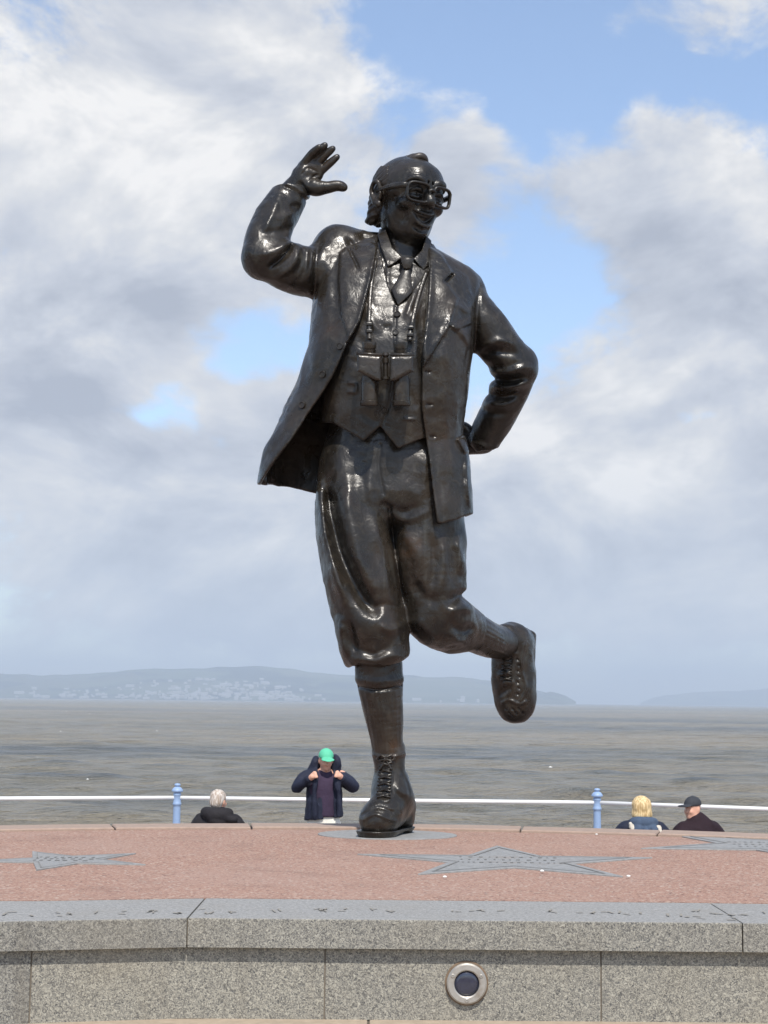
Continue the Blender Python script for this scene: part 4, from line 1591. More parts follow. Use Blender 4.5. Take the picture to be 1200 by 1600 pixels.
fh.line([Hp(-14, -52, -51), Hp(0, -55, -55), Hp(14, -52, -51)], 1.6 * HK, .012, sub=True)         # crease under the lip
# neck
fh.tube([list(Hp(0, 12, -26)) + [37 * PX, 42 * PX], list(S(632, 366, .06)) + [34 * PX, 42 * PX], list(S(629, 395, .065)) + [35 * PX, 43 * PX], list(S(630, 415, .065)) + [38 * PX, 44 * PX]], k=.02)
fh.line([Hp(-24, -16, -48), Hp(0, -24, -60), Hp(24, -16, -48)], 8 * HK, .03)     # soft under-chin
fh.rough(.0014, 34, 2)
head = part('head', fh)

# ---------------- hair: thin on top, swept back over the ears, curling at the nape
fr = field(560, 735, 225, 400, -.20, .26, 0.0024)
hell(fr, (0, 11, 18), (52.6, 61, 49.6), 0)
for s_ in (-1, 1):
    hell(fr, (s_ * 36, 24, -10), (14, 28, 22), .02)
hell(fr, (0, 36, -8), (37, 20, 20), .02)
for x_ in (-40, -26, -10, 10, 26, 40):
    fr.line([Hp(x_, 30, -20), Hp(x_ * 1.0, 33, -31), Hp(x_ * 1.02, 37, -39), Hp(x_ * 1.04, 44, -40)], [7 * HK, 6 * HK, 4 * HK, 2.2 * HK], .016)
# keep it off the face and the bald crown
sl, X, Y, Z = fr.win(fr.lo, fr.lo + fr.n * fr.h)
lx = ((X - HC[0]) * HR[0, 0] + (Y - HC[1]) * HR[1, 0] + (Z - HC[2]) * HR[2, 0]) / HK
ly = ((X - HC[0]) * HR[0, 1] + (Y - HC[1]) * HR[1, 1] + (Z - HC[2]) * HR[2, 1]) / HK
lz = ((X - HC[0]) * HR[0, 2] + (Y - HC[1]) * HR[1, 2] + (Z - HC[2]) * HR[2, 2]) / HK
face = (-(ly - (-20 + 0.55 * (lz - 8))) * 0.8) * HK                     # in front of a slanting hairline
fr.d = -smin(-fr.d, -face.astype(np.float32), .01) if False else np.maximum(fr.d, face).astype(np.float32)
crown = (lz - 44 - 0.10 * ly) * HK
fr.d = np.maximum(fr.d, crown).astype(np.float32)
idx = np.nonzero(np.abs(fr.d) < .02)
st = np.sin((lz[idx] * 1.0 + 0.55 * ly[idx]) * 0.62 + 1.4 * np.sin(ly[idx] * .07)) * .0016 + np.sin((lz[idx] + .6 * ly[idx]) * 1.3 + lx[idx] * .1) * .0008
fr.d[idx] -= st.astype(np.float32)
# ear clearing
for s_ in (-1, 1):
    hell(fr, (s_ * 60, 6, -4), (16, 14, 19), .004, sub=True)
fr.rough(.001, 40, 2)
link('hair', fr.mesh('hair'), M_BHAIR, head, smooth=True)
tf = field(600, 700, 225, 270, -.20, .16, 0.0022)
tf.line([Hp(-13, -14, 58), Hp(-6, -20, 64), Hp(2, -23, 66), Hp(9, -21, 63), Hp(15, -16, 57)], [3.5 * HK, 4 * HK, 4 * HK, 4 * HK, 3 * HK], .010)
tf.line([Hp(-12, -4, 60), Hp(-2, -10, 65), Hp(9, -8, 62)], [5 * HK, 5 * HK, 5 * HK], .01)
tf.line([Hp(-8, 14, 62), Hp(-2, 4, 64), Hp(5, -6, 65)], [5 * HK, 5 * HK, 5 * HK], .01)
tf.line([Hp(-3, -17, 68), Hp(4, -15, 69)], 2 * HK, .003, sub=True)
link('quiff', tf.mesh('quiff'), M_BHAIR, head, smooth=True)

# ---------------- spectacles
def lens_path(cx, w_=18.4, h_=14.8, y_=-68):
    P = []
    for k in range(28):
        a = 2 * math.pi * k / 28
        ca, sa = math.cos(a), math.sin(a)
        e = 0.55
        x_ = cx + w_ * math.copysign(abs(ca) ** e, ca)
        z_ = 0.0 + h_ * math.copysign(abs(sa) ** e, sa)
        P.append(Hp(x_, y_ + 0.005 * (x_ ** 2), z_))
    return P


specs = empty('spectacles', Hp(0, -70, 0), statue)
specs.location = Vector(Hp(0, -70, 0)) - statue.location
fwd = HR @ np.array([0, 1.0, 0])
for s_ in (-1, 1):
    V, F = sweep(lens_path(s_ * 22.2), 2.4 * HK, 8, closed=True, flat=1.7, up=fwd)
    link('rim', fix_normals(py_mesh('rim', V, F)), M_BRZ, specs, smooth=True)
    V, F = sweep([Hp(s_ * 41, -60, 8), Hp(s_ * 47, -50, 8), Hp(s_ * 52, -30, 7), Hp(s_ * 54, -8, 5), Hp(s_ * 56, 10, 3)], [5 * HK, 5.2 * HK, 4.8 * HK, 4 * HK, 3.4 * HK], 8, flat=0.5, up=HR @ np.array([1.0, 0, 0]))
    link('temple', fix_normals(py_mesh('temple', V, F)), M_BRZ, specs, smooth=True)
V, F = sweep(catmull([Hp(-6, -69, 4), Hp(0, -71, 7), Hp(6, -69, 4)], 4), 3.0 * HK, 8)
link('bridge', fix_normals(py_mesh('bridge', V, F)), M_BRZ, specs, smooth=True)

# ---------------- waving hand
D0 += 0.095                                       # the forearm leans back as it rises
fw = field(430, 555, 215, 330, -.22, .06, 0.0022)
fw.tube(T([(456, 300, -.06, 20, 18), (468, 286, -.065, 19, 16), (474, 276, -.07, 20, 14)]), k=.01)
fw.tube(T([(474, 282, -.07, 17, 13), (484, 268, -.075, 23, 13), (490, 258, -.08, 20, 11)]), k=.012)
KN = [((474, 257, -.088), (484, 244, -.105), (492, 236, -.118), (499, 230, -.130), 6.0), ((482, 251, -.085), (493, 240, -.10), (501, 233, -.108), (508, 227, -.114), 6.2),
      ((493, 256, -.082), (505, 245, -.094), (513, 238, -.10), (520, 232, -.104), 6.2), ((502, 267, -.08), (513, 257, -.09), (520, 251, -.095), (527, 245, -.097), 5.8)]
for a, b_, c_, d_, r_ in KN:
    fw.line([S(*a), S(*b_), S(*c_), S(*d_)], [r_ * PX * 1.12, r_ * PX, r_ * PX * .95, r_ * PX * .76], .0035)
fw.line([S(482, 290, -.08), S(496, 294, -.09), S(512, 293, -.098), S(528, 290, -.10), S(538, 293, -.10)], [12.5 * PX, 10.5 * PX, 7 * PX, 6.2 * PX, 4.4 * PX], .012)
fw.line([S(470, 282, -.085), S(474, 268, -.09)], [9 * PX, 9 * PX], .014)
fw.draw([('line', [(480, 288), (490, 276), (500, 272)], -.004, 2.2), ('line', [(474, 262), (486, 264), (498, 270)], -.003, 2.0), ('line', [(470, 275), (480, 262)], -.002, 2),
         ('line', [(467, 283), (476, 292), (482, 302)], -.003, 2)], ymax=D0)
fw.rough(.0012, 40, 3)
part('hand', fw)

D0 -= 0.095
# hand tucked behind the back
fb = field(640, 775, 640, 740, .10, .40, 0.003)
w0 = S(757, 690, .27)
fb.line([w0, S(740, 692, .29), S(724, 690, .30)], [19 * PX, 17 * PX, 20 * PX], .01)
for k in range(4):
    fb.line([S(722, 680 + 7 * k, .30), S(708, 680 + 7.5 * k, .305), S(696, 684 + 7 * k, .29)], [7 * PX, 6.5 * PX, 5 * PX], .006)
fb.line([S(736, 678, .285), S(726, 668, .28), S(716, 664, .27)], [9 * PX, 7.5 * PX, 5.5 * PX], .008)
part('hand', fb)

# ---------------- binoculars on their strap
_, bn = surf(wc, 600, 580)
yb = surf(wc, 600, 585)[0][1] - D0
BY = yb - .075
bino = empty('binoculars', (0, 0, 0), statue)
bino.location = Vector(S(602, 590, BY)) - statue.location
tilt = math.radians(6)


def vlathe(u, v0, v1, prof, name, parent, y=BY):
    """barrel hanging between two heights; prof rows (fraction, radius px)"""
    A, B = S(u, v1, y + .012), S(u, v0, y)
    ax = B - A
    L = np.linalg.norm(ax)
    q = Vector(ax).normalized().to_track_quat('Z', 'Y').to_matrix()
    V, F = lathe([(r * PX, f * L) for f, r in prof], 28, M=np.array(q), origin=A)
    o = link(name, fix_normals(py_mesh(name, V, F)), M_BRZ, parent, smooth=False)
    es_ = o.modifiers.new('edge', 'EDGE_SPLIT')
    es_.split_angle = math.radians(40)
    o.data.polygons.foreach_set('use_smooth', np.ones(len(o.data.polygons), bool))
    return o


for uc, uo in ((577, 577), (627, 626)):
    vlathe(uo, 534, 556, [(0, 9), (.12, 9), (.13, 9.6), (.45, 10), (.47, 9.2), (.52, 9.2), (.54, 10.4), (.93, 11), (1, 10.4), (1, 7.5), (.9, 7)], 'eyepiece', bino, BY - .012)
    vlathe(uc, 588, 634, [(0, 9.5), (0, 13), (.03, 13.8), (.15, 13.8), (.17, 12.3), (.5, 12.3), (.8, 12), (1, 11)], 'barrel', bino)
for s_ in (-1, 1):
    cx = 602.5
    if s_ < 0:
        poly = [(558, 553), (596, 556), (596, 595), (587, 595), (558, 580)]
    else:
        poly = [(609, 556), (646, 555), (646, 580), (618, 595), (609, 595)]
    b = bmesh.new()
    fr_ = [b.verts.new(tuple(S(p[0], p[1], BY - .040))) for p in poly]
    bk = [b.verts.new(tuple(S(p[0], p[1], BY + .030))) for p in poly]
    ff = b.faces.new(fr_)
    b.faces.new(bk[::-1])
    n_ = len(poly)
    for i in range(n_):
        b.faces.new((fr_[i], bk[i], bk[(i + 1) % n_], fr_[(i + 1) % n_]))
    bmesh.ops.recalc_face_normals(b, faces=b.faces[:])
    bmesh.ops.bevel(b, geom=list(ff.edges), offset=.013, segments=5, profile=.5, clamp_overlap=True, affect='EDGES')
    bod = link('prism_housing', bm_mesh('prism_housing', b), M_BRZ, bino)
    tp = [(poly[0][0] - 1, 552), (poly[1][0] + 1, 553)] if s_ < 0 else [(610, 554), (646, 553)]
    V, F = sweep([S(tp[0][0], tp[0][1], BY - .028), S(tp[1][0], tp[1][1] + 2, BY - .028)], 2.6 * PX, 8)
    link('trim', fix_normals(py_mesh('trim', V, F)), M_BRZ, bod, smooth=True)
vlathe(602.5, 551, 594, [(0, 4.5), (.04, 6.8), (.12, 6.8), (.13, 3.6), (.62, 3.6), (.63, 5), (.80, 5), (.82, 3), (.9, 5.2), (1, 4)], 'hinge', bino, BY - .012)

# strap from the binoculars up over the shoulders
def strap(pts, parent):
    Q_ = []
    for (a, b_, off) in pts:
        c, n_ = surf(wc, a, b_) if b_ < 690 else (S(a, b_, yb), np.array([0, -1, 0]))
        Q_.append(c + np.array([0, -1, .2]) * off)
    V, F = sweep(catmull(Q_, 6), 3.6 * PX, 8, flat=.45, up=(0, 1, 0))
    return link('strap', fix_normals(py_mesh('strap', V, F)), M_BRZ, parent, smooth=True)


strap([(577, 536, .030), (577, 520, .016), (577, 500, .008), (578, 470, .006), (581, 440, .006), (587, 405, .007)], bino)
strap([(640, 538, .028), (641, 520, .016), (645, 500, .008), (650, 478, .006), (658, 450, .006), (667, 425, .006)], bino)
for (a, b_) in ((577, 508), (577, 520), (642, 514), (641, 526)):
    c, n_ = surf(wc, a, b_)
    c = c + np.array([0, -.014 - .0007 * max(0, b_ - 508), 0])
    b = box_bm((c[0] - 4.6 * PX, c[1] - .006, c[2] - 2.6 * PX), (c[0] + 4.6 * PX, c[1] + .006, c[2] + 2.6 * PX), .003)
    link('buckle', bm_mesh('buckle', b), M_BRZ, bino)

# ---------------- grey stone disc the boot stands on
P = []
c0 = onz(605, 1300)
for k in range(56):
    a = 2 * math.pi * k / 56
    P.append((c0[0] + .235 * math.cos(a), D0 + .04 + .18 * math.sin(a)))
disc = link('base_disc', bm_mesh('base_disc', prism_bm(P, -.04, .0035, .0012)), M_SLATE)
tag(disc, 'grey stone disc in the tarmac under the statue boot', 'disc')


# ================================================================== promenade railing
M_BLUE = plain('blue_paint', (0.255, 0.355, 0.53), 0.45, 0.5, vary=0.12, scale=20, bump=0.1)
M_WHITE = plain('white_paint', (0.80, 0.79, 0.76), 0.4, 0.5, vary=0.06, scale=6, bump=0.05)
rail_root = empty('promenade_railing', (0, 20.2, PROM_Z))
tag(rail_root, 'railing of turned blue posts and a white tube along the sea wall', 'railing')
RZ = -0.827
posts = []
for (u_, Y_) in ((-379, 19.0), (277, 20.2), (933, 20.2), (1560, 18.4)):
    p = at(u_, 1240, Y_)
    posts.append((p[0], p[1]))
posts = [(posts[0][0] - 10.6, posts[0][1] - 4.0), (posts[0][0] - 5.4, posts[0][1] - 1.8)] + posts + [(posts[3][0] + 5.2, posts[3][1] - 1.9), (posts[3][0] + 10.4, posts[3][1] - 4.2)]
prof = [(.085, 0), (.085, .05), (.062, .08), (.052, .12), (.050, .60), (.047, .88), (.047, .905), (.056, .915), (.056, .935), (.049, .945), (.049, 1.035), (.052, 1.04), (.052, 1.052), (.046, 1.060),
        (.046, 1.068), (.072, 1.085), (.074, 1.098), (.066, 1.112), (.046, 1.135), (.028, 1.145), (.030, 1.150), (.040, 1.160), (.040, 1.172), (.028, 1.184), (.004, 1.188)]
for (x_, y_) in posts:
    V, F = lathe(prof, 24, origin=(x_, y_, PROM_Z))
    o = link('post', fix_normals(py_mesh('post', V, F)), M_BLUE, rail_root, smooth=True)
    o.modifiers.new('edge', 'EDGE_SPLIT').split_angle = math.radians(45)
for a, b_ in zip(posts[:-1], posts[1:]):
    for z_, r_ in ((RZ, .026), (RZ - .42, .022)):
        V, F = sweep([(a[0], a[1], z_), ((a[0] + b_[0]) / 2, (a[1] + b_[1]) / 2, z_ - .004), (b_[0], b_[1], z_)], r_, 12)
        link('rail', fix_normals(py_mesh('rail', V, F)), M_WHITE, rail_root, smooth=True)

# ================================================================== people on the promenade
M_SKIN = plain('skin', (0.62, 0.34, 0.24), 0.55, 0.4, vary=0.12, scale=25, bump=0.05)
M_NAVY = plain('navy_cloth', (0.014, 0.017, 0.034), 0.75, 0.3, vary=0.3, scale=14, bump=0.4, bd=0.02)
M_BLACK = plain('black_cloth', (0.016, 0.014, 0.016), 0.8, 0.3, vary=0.3, scale=14, bump=0.4, bd=0.02)
M_PLUM = plain('plum_cloth', (0.045, 0.030, 0.055), 0.85, 0.2, vary=0.25, scale=14, bump=0.3, bd=0.02)
M_MAROON = plain('dark_maroon_cloth', (0.022, 0.012, 0.016), 0.85, 0.2, vary=0.25, scale=14, bump=0.3, bd=0.02)
M_CREAM = plain('cream_cloth', (0.72, 0.69, 0.60), 0.85, 0.2, vary=0.1, scale=14, bump=0.3, bd=0.02)
M_DENIM = plain('denim', (0.06, 0.085, 0.13), 0.85, 0.2, vary=0.35, scale=30, bump=0.3)
M_GREEN = plain('green_cap', (0.10, 0.46, 0.28), 0.7, 0.3, vary=0.12, scale=30, bump=0.1)
M_CHAR = plain('charcoal_cap', (0.035, 0.038, 0.045), 0.8, 0.3, vary=0.2, scale=40, bump=0.2)
M_SHOE = plain('shoe_leather', (0.03, 0.025, 0.022), 0.5)
M_FUR = plain('pale_fur', (0.55, 0.50, 0.42), 0.95, 0.1, vary=0.4, scale=90, bump=0.6)


def strands(name, c1, c2):
    def f(t, b):
        tc = t.add('ShaderNodeTexCoord').outputs['Object']
        n = t.noise(t.mapping(tc, scale=(70, 70, 9)), 1.0, 4, 0.6, 0.4)
        t.l.new(t.mix(t.mr(n, 0.35, 0.65), c1, c2), b.inputs['Base Color'])
        b.inputs['Roughness'].default_value = 0.6
        t.l.new(t.bump(n, 0.6, 0.01), b.inputs['Normal'])
    return mat(name, f)


M_BLOND = strands('blonde_hair', (0.42, 0.27, 0.11), (0.78, 0.60, 0.33))
M_GREYH = strands('grey_hair', (0.30, 0.22, 0.16), (0.62, 0.56, 0.50))


class Figure:
    """a person in local metres: x right, y away, z up from the ground; root object is the body"""
    def __init__(s, loc, rz=0.0):
        s.loc, s.rz, s.root = loc, rz, None

    def f(s, lo, hi, h=0.011):
        return Field(lo, hi, h)

    def add(s, name, F_, m):
        me = F_.mesh(name) if isinstance(F_, Field) else F_
        o = bpy.data.objects.new(name, me)
        COL.objects.link(o)
        me.materials.append(m)
        me.polygons.foreach_set('use_smooth', np.ones(len(me.polygons), bool))
        if s.root is None:
            s.root = o
            o.location = s.loc
            o.rotation_euler = (0, 0, s.rz)
        else:
            o.parent = s.root
        return o


def head_sdf(F_, c, yaw=0.0, pitch=0.0, k=.02):
    """skull, jaw, nose, ears, mouth; face looks to -y at yaw 0"""
    R_ = np.array(Matrix.Rotation(yaw, 3, 'Z') @ Matrix.Rotation(pitch, 3, 'X'))
    c = np.asarray(c, float)

    def q(x, y, z):
        return c + R_ @ np.array([x, y, z])
    F_.ell(q(0, .012, .02), (.074, .095, .088), k, R_.T)
    F_.ell(q(0, -.028, -.045), (.055, .062, .068), .03, R_.T)
    F_.ell(q(0, -.062, -.088), (.026, .024, .022), .03, R_.T)
    F_.cone(q(0, -.086, .0), q(0, -.105, -.03), .011, .015, .012)
    for s_ in (-1, 1):
        F_.ell(q(s_ * .032, -.098, .006), (.020, .016, .013), .01, R_.T, True)
        F_.ell(q(s_ * .075, .012, -.012), (.012, .022, .033), .008, R_.T)
        F_.ell(q(s_ * .035, -.068, -.03), (.022, .02, .02), .02, R_.T)
    F_.cone(q(-.022, -.094, -.062), q(.022, -.094, -.062), .006, .006, .006, True)
    return q, R_


def fist(F_, wrist, knuck, side):
    """closed hand: palm, four curled fingers, thumb laid across"""
    wrist, knuck = np.asarray(wrist, float), np.asarray(knuck, float)
    ax = knuck - wrist
    ax /= np.linalg.norm(ax)
    up = np.array([0, 0, 1.0])
    up = up - ax * (up @ ax)
    up /= np.linalg.norm(up)
    nrm = np.cross(ax, up) * side
    F_.cone(wrist, knuck - ax * .03, .028, .034, .02)
    for i in range(4):
        o = up * (.030 - .020 * i)
        F_.line([knuck + o, knuck + o + ax * .022 + nrm * .012, knuck + o + ax * .008 + nrm * .034], .0105, .004, 3)
    F_.line([wrist + up * .03 + nrm * .01, knuck + up * .042 + nrm * .02, knuck + up * .02 + nrm * .042], .011, .008, 3)


def shoe(fig, c, d, m):
    F_ = fig.f((c[0] - .12, c[1] - .25, -.01), (c[0] + .12, c[1] + .25, .18), .01)
    c = np.array([c[0], c[1], 0.0])
    F_.line([c + (0, -.07 * d, .06), c + (0, .05 * d, .055), c + (0, .16 * d, .045)], [.048, .050, .045], .02)
    F_.d = np.maximum(F_.d, .002 - F_.ax[2][None, None, :]).astype(np.float32)
    fig.add('shoe', F_, m)


def cap(fig, q, R_, m, brim=True, brim_dir=None):
    F_ = fig.f(np.array(q(0, 0, 0)) - .26, np.array(q(0, 0, 0)) + .26, .009)
    F_.ell(q(0, .012, .045), (.086, .106, .088), 0, R_.T)
    zc = (F_.ax[0][:, None, None] - q(0, 0, .032)[0]) * R_[0, 2] + (F_.ax[1][None, :, None] - q(0, 0, .032)[1]) * R_[1, 2] + (F_.ax[2][None, None, :] - q(0, 0, .032)[2]) * R_[2, 2]
    F_.d = np.maximum(F_.d, -zc).astype(np.float32)
    F_.ell(q(0, -.125, .040), (.078, .082, .011), .01, R_.T)
    F_.ell(q(0, .012, .134), (.010, .010, .006), .003, R_.T)
    return fig.add('cap', F_, m)


# ---- man in a green cap, standing, pulling his jacket closed
Pm = at(506, 1270, 17.8)
man = Figure((Pm[0], 17.8, PROM_Z), 0.05)
B = man.f((-.45, -.40, -.02), (.45, .30, 1.80), .012)
q, R_ = head_sdf(B, (.015, -.045, 1.60), math.radians(8), math.radians(13))
B.cone((0, .01, 1.40), (.01, -.02, 1.56), .062, .055, .03)
B.tube([[0, 0, .88, .15, .11], [0, 0, 1.10, .15, .105], [0, 0, 1.30, .18, .115], [0, .01, 1.42, .13, .09]], .03)
for s_, el, kn in ((-1, (-.315, -.03, 1.285), (-.120, -.235, 1.435)), (1, (.330, -.02, 1.30), (.150, -.235, 1.445))):
    wr = np.array(el) + (np.array(kn) - np.array(el)) * .80
    B.line([(s_ * .185, .01, 1.43), (s_ * .27, .0, 1.36), el], [.055, .05, .042], .03)
    B.line([el, wr], [.042, .03], .02)
    fist(B, wr, kn, s_)
    B.line([(s_ * .09, .0, .90), (s_ * .10, -.02, .48), (s_ * .10, .01, .09)], [.085, .058, .042], .03)
    B.line([(s_ * .10, .02, .06), (s_ * .11, -.12, .04)], [.042, .034], .02)
body = man.add('person', B, M_SKIN)
tag(body, 'person in a green cap standing by the rail, holding a dark jacket open', 'person', 'people on the promenade')
Sx = man.f((-.25, -.22, .90), (.25, .20, 1.52), .012)
Sx.tube([[0, -.01, .95, .175, .135], [0, -.015, 1.10, .172, .135], [0, -.01, 1.30, .185, .135], [0, .01, 1.42, .11, .10]])
Sx.d = np.maximum(Sx.d, .965 - Sx.ax[2][None, None, :]).astype(np.float32)
Sx.rough(.004, 14, 3)
man.add('shirt', Sx, M_PLUM)
J = man.f((-.47, -.27, .84), (.47, .26, 1.74), .012)
J.tube([[0, .01, .93, .215, .165], [0, .01, 1.05, .21, .16], [0, .01, 1.25, .205, .15], [0, .015, 1.40, .175, .12], [0, .02, 1.47, .09, .09]], e=2.4)
J.ell((0.05, -.10, 1.14), (.062, .30, .42), .02, None, True)
J.ell((0, -.02, 1.50), (.085, .17, .10), .02, None, True)
for s_, el, kn in ((-1, (-.315, -.03, 1.285), (-.120, -.235, 1.435)), (1, (.330, -.02, 1.30), (.150, -.235, 1.445))):
    wr = np.array(el) + (np.array(kn) - np.array(el)) * .72
    J.line([(s_ * .165, .02, 1.41), (s_ * .25, .0, 1.37), el], [.078, .068, .060], .03)
    J.line([el, wr], [.060, .046], .02)
    J.line([(s_ * .11 + .015, -.16, 1.42), (s_ * .13 + .02, -.185, 1.30), (s_ * .14 + .03, -.17, 1.12), (s_ * .13 + .03, -.16, .95)], [.028, .022, .022, .024], .03)
J.line([(-.15, .06, 1.46), (-.11, .02, 1.56), (-.10, .05, 1.62)], [.05, .04, .025], .02)        # hood standing round the neck
J.line([(.13, .04, 1.47), (.14, .0, 1.57), (.12, .04, 1.63)], [.055, .05, .035], .02)
J.line([(-.12, .08, 1.50), (0, .13, 1.55), (.13, .08, 1.52)], [.06, .06, .06], .03)
J.d = np.maximum(J.d, .945 - J.ax[2][None, None, :] + .10 * J.ax[0][:, None, None]).astype(np.float32)
J.rough(.010, 9, 3)
J.rough(.005, 22, 4)
man.add('jacket', J, M_NAVY)
Tr = man.f((-.26, -.2, .03), (.26, .2, 1.05), .0125)
Tr.tube([[0, .0, .86, .17, .125], [0, .0, 1.00, .165, .12]])
for s_ in (-1, 1):
    Tr.line([(s_ * .088, .0, .88), (s_ * .10, -.02, .48), (s_ * .10, .01, .10)], [.105, .085, .08], .03)
Tr.rough(.008, 12, 4)
man.add('trousers', Tr, M_CREAM)
cap(man, q, R_, M_GREEN)
for s_ in (-1, 1):
    shoe(man, (s_ * .105, -.03), -1, M_SHOE)


# ---- three people sitting with their backs to the platform
def bench(x0, x1, Y, label):
    root = empty('bench', ((x0 + x1) / 2, Y, PROM_Z))
    tag(root, label, 'bench', 'benches along the promenade')
    M_W = MATS.get('bench_wood') or plain('bench_wood', (0.16, 0.10, 0.055), 0.7, scale=12)
    M_I = MATS.get('bench_iron') or plain('bench_iron', (0.03, 0.03, 0.032), 0.5)
    for i in range(4):
        y_ = Y - .20 + .11 * i
        link('slat', bm_mesh('slat', box_bm((x0, y_, PROM_Z + .415), (x1, y_ + .09, PROM_Z + .44), .006)), M_W, root)
    for i in range(3):
        z_ = PROM_Z + .52 + .11 * i
        link('slat', bm_mesh('slat', box_bm((x0, Y - .275 - .012 * i, z_), (x1, Y - .25 - .012 * i, z_ + .085), .006)), M_W, root)
    for x_ in (x0 + .12, (x0 + x1) / 2, x1 - .12):
        V, F = sweep([(x_, Y + .20, PROM_Z), (x_, Y + .20, PROM_Z + .40), (x_, Y - .20, PROM_Z + .40), (x_, Y - .245, PROM_Z + .44), (x_, Y - .30, PROM_Z + .83)], .018, 6, up=(1, 0, 0))
        link('leg', fix_normals(py_mesh('leg', V, F)), M_I, root)
        V, F = sweep([(x_, Y - .22, PROM_Z + .40), (x_, Y - .26, PROM_Z)], .018, 6, up=(1, 0, 0))
        link('leg', fix_normals(py_mesh('leg', V, F)), M_I, root)


def sitter(u, Y, label, rz, head_yaw, head_pitch, jm, tm, lean=0.0, twist=0.0, dz=0.0, hx=0.0):
    p = at(u, 1275, Y)
    g = Figure((p[0], Y, PROM_Z), rz)
    B = g.f((-.42, -.35, -.02), (.42, .85, 1.42), .0125)
    hc = (hx + lean, .03, 1.175 + dz)
    # in a sitter's own space he faces +y (the sea): heads are turned by pi
    q, R_ = head_sdf(B, hc, math.pi + head_yaw, head_pitch)
    B.cone((lean * .9, -.01, 1.0 + dz), (hc[0], .02, 1.12 + dz), .062, .055, .03)
    B.tube([[0, 0, .50, .16, .12], [lean * .4, -.02, .72, .15, .11], [lean * .8, -.02, .90 + dz, .175, .115], [lean, -.01, 1.01 + dz, .12, .08]], .03)
    for s_ in (-1, 1):
        B.line([(s_ * .09, .05, .50), (s_ * .12, .46, .52)], [.085, .062], .03)
        B.line([(s_ * .12, .47, .51), (s_ * .12, .50, .09)], [.06, .042], .02)
        B.line([(s_ * .12, .48, .06), (s_ * .125, .64, .04)], [.042, .034], .02)
        el = (s_ * .26 + lean * .5, .03, .72)
        kn = np.array((s_ * .10, .34, .62))
        wr = np.array(el) + (kn - np.array(el)) * .78
        B.line([(s_ * .18 + lean * .85, 0, .97 + dz), el], [.055, .042], .03)
        B.line([el, wr], [.042, .03], .02)
        fist(B, wr, kn, s_)
    body = g.add('person', B, M_SKIN)
    tag(body, label, 'person', 'people on the promenade')
    J = g.f((-.42, -.30, .42), (.42, .40, 1.25), .0125)
    J.tube([[0, 0, .50, .20, .155], [lean * .4, -.02, .72, .195, .15], [lean * .8, -.02, .90 + dz, .21, .145], [lean, -.01, 1.0 + dz, .155, .105], [lean, .0, 1.055 + dz, .085, .08]], e=2.3)
    for s_ in (-1, 1):
        el = (s_ * .265 + lean * .5, .03, .72)
        kn = np.array((s_ * .10, .34, .62))
        wr = np.array(el) + (kn - np.array(el)) * .70
        J.line([(s_ * .165 + lean * .9, 0, .955 + dz), (s_ * .235 + lean * .7, .01, .86 + dz * .5), el], [.088, .078, .068], .03)
        J.line([el, wr], [.068, .052], .02)
    J.rough(.009, 9, int(abs(u)))
    J.rough(.005, 22, 4)
    Tr = g.f((-.26, -.2, .03), (.26, .66, .72), .0135)
    Tr.tube([[0, .0, .50, .17, .13], [0, .0, .60, .165, .12]])
    for s_ in (-1, 1):
        Tr.line([(s_ * .09, .03, .525), (s_ * .12, .47, .535)], [.10, .085], .03)
        Tr.line([(s_ * .12, .47, .52), (s_ * .12, .50, .10)], [.085, .075], .02)
    g.add('trousers', Tr, tm)
    for s_ in (-1, 1):
        shoe(g, (s_ * .12, .53), 1, M_SHOE)
    return g, J, q, R_


YS = 17.0
# grey-haired sitter
g1, J, q, R_ = sitter(341, YS, 'grey-haired person seen from behind in a black hooded jacket', 0.0, math.radians(-28), math.radians(6), M_BLACK, M_NAVY)
J.line([(-.13, -.08, 1.06), (-.02, -.14, 1.03), (.12, -.09, 1.05)], [.055, .065, .055], .03)
J.line([(.05, -.13, 1.02), (.17, -.12, .985), (.20, -.11, 1.0)], [.05, .035, .015], .02)
J.line([(-.10, -.10, 1.04), (-.02, -.16, .97), (.07, -.14, .95)], [.04, .045, .03], .02)
g1.add('jacket', J, M_BLACK)
H_ = g1.f(np.array(q(0, 0, 0)) - .17, np.array(q(0, 0, 0)) + .17, .008)
H_.ell(q(0, .022, .035), (.083, .098, .090), 0, R_.T)
H_.ell(q(0, .05, -.02), (.076, .07, .075), .02, R_.T)
H_.ell(q(0, -.12, -.05), (.12, .09, .12), .02, R_.T, True)
H_.rough(.004, 30, 6)
g1.add('hair', H_, M_GREYH)

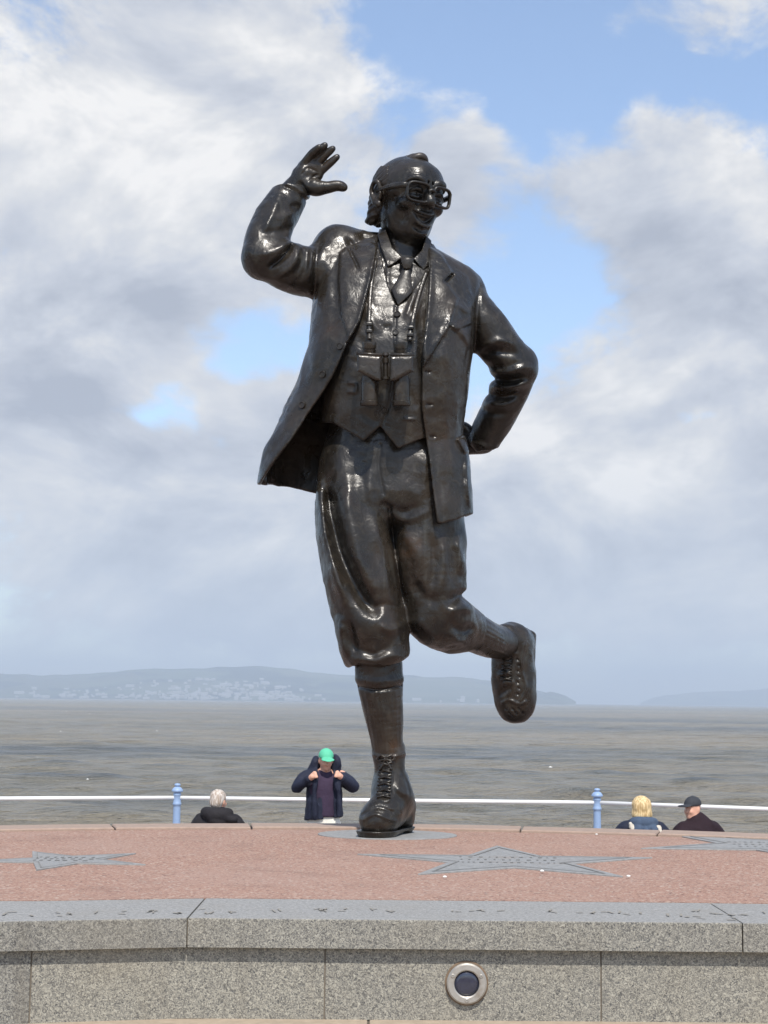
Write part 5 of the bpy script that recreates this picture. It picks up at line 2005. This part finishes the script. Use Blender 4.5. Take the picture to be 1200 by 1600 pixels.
# blonde sitter
g2, J, q, R_ = sitter(1003, YS, 'blonde person seen from behind in a navy coat with denim hood', 0.0, 0.0, 0.0, M_NAVY, M_BLACK, dz=-.03)
g2.add('jacket', J, M_NAVY)
Hd = g2.f((-.24, -.26, .80), (.24, .12, 1.12), .008)
Hd.line([(-.10, -.09, 1.0), (0, -.12, 1.0), (.11, -.09, 1.0)], [.055, .06, .055], .02)
Hd.line([(-.09, -.145, .93), (.0, -.165, .90), (.10, -.145, .93)], [.05, .055, .05], .03)
Hd.line([(-.03, -.20, .99), (-.03, -.215, .88)], .012, .02, 3, True)
Hd.line([(.05, -.20, .99), (.06, -.205, .88)], .012, .02, 3, True)
Hd.rough(.007, 16, 5)
g2.add('hood', Hd, M_DENIM)
for (x_, z_) in ((-.135, .945), (.165, .92)):
    Fu = g2.f((x_ - .07, -.26, z_ - .10), (x_ + .07, -.06, z_ + .10), .008)
    Fu.line([(x_ - .01, -.15, z_ + .045), (x_ + .01, -.165, z_ - .05)], [.024, .030], .02)
    Fu.rough(.009, 45, 2)
    g2.add('fur_trim', Fu, M_FUR)
H_ = g2.f(np.array(q(0, 0, 0)) - .22, np.array(q(0, 0, 0)) + .2, .008)
H_.ell(q(0, .015, .035), (.098, .108, .098), 0, R_.T)
H_.tube([list(q(0, .02, .03)) + [.105, .10], list(q(0, .03, -.05)) + [.112, .095], list(q(0, .035, -.095)) + [.098, .08]], .03)
H_.ell(q(0, -.13, -.04), (.062, .09, .12), .02, R_.T, True)
H_.rough(.006, 26, 6)
g2.add('hair', H_, M_BLOND)

# man in the dark cap, twisted round to look along the promenade
g3, J, q, R_ = sitter(1093, YS, 'person in a dark cap and maroon jacket turning to look left', math.radians(18), math.radians(112), math.radians(4), M_MAROON, M_NAVY, lean=-.02, hx=-.05, dz=-.02)
J.line([(-.20, -.02, .93), (-.30, -.10, .83), (-.36, -.12, .74)], [.085, .07, .06], .03)
g3.add('jacket', J, M_MAROON)
cap(g3, q, R_, M_CHAR)
bench(at(341, 1275, YS)[0] - .75, at(341, 1275, YS)[0] + .75, YS, 'slatted promenade bench under the grey-haired sitter')
bench(at(1050, 1275, YS)[0] - .80, at(1050, 1275, YS)[0] + .85, YS, 'slatted promenade bench under the blonde sitter and the capped sitter')


# ================================================================== sea air between here and the hills
HZ = box_bm((-9800, -400, SEA_Z - 9), (9800, 14500, 320))
haze = link('haze', bm_mesh('haze', HZ))
tag(haze, kind='stuff')
hm = bpy.data.materials.new('sea_haze')
hm.use_nodes = True
hm.node_tree.nodes.clear()
ho = hm.node_tree.nodes.new('ShaderNodeOutputMaterial')
hv_ = hm.node_tree.nodes.new('ShaderNodeVolumePrincipled')
hv_.inputs['Color'].default_value = (0.78, 0.88, 1.0, 1)
hv_.inputs['Density'].default_value = 2.15e-4
hv_.inputs['Anisotropy'].default_value = 0.0
hm.node_tree.links.new(hv_.outputs[0], ho.inputs['Volume'])
haze.data.materials.append(hm)
print('SCRIPT SECONDS', round(time.time() - T0, 1))
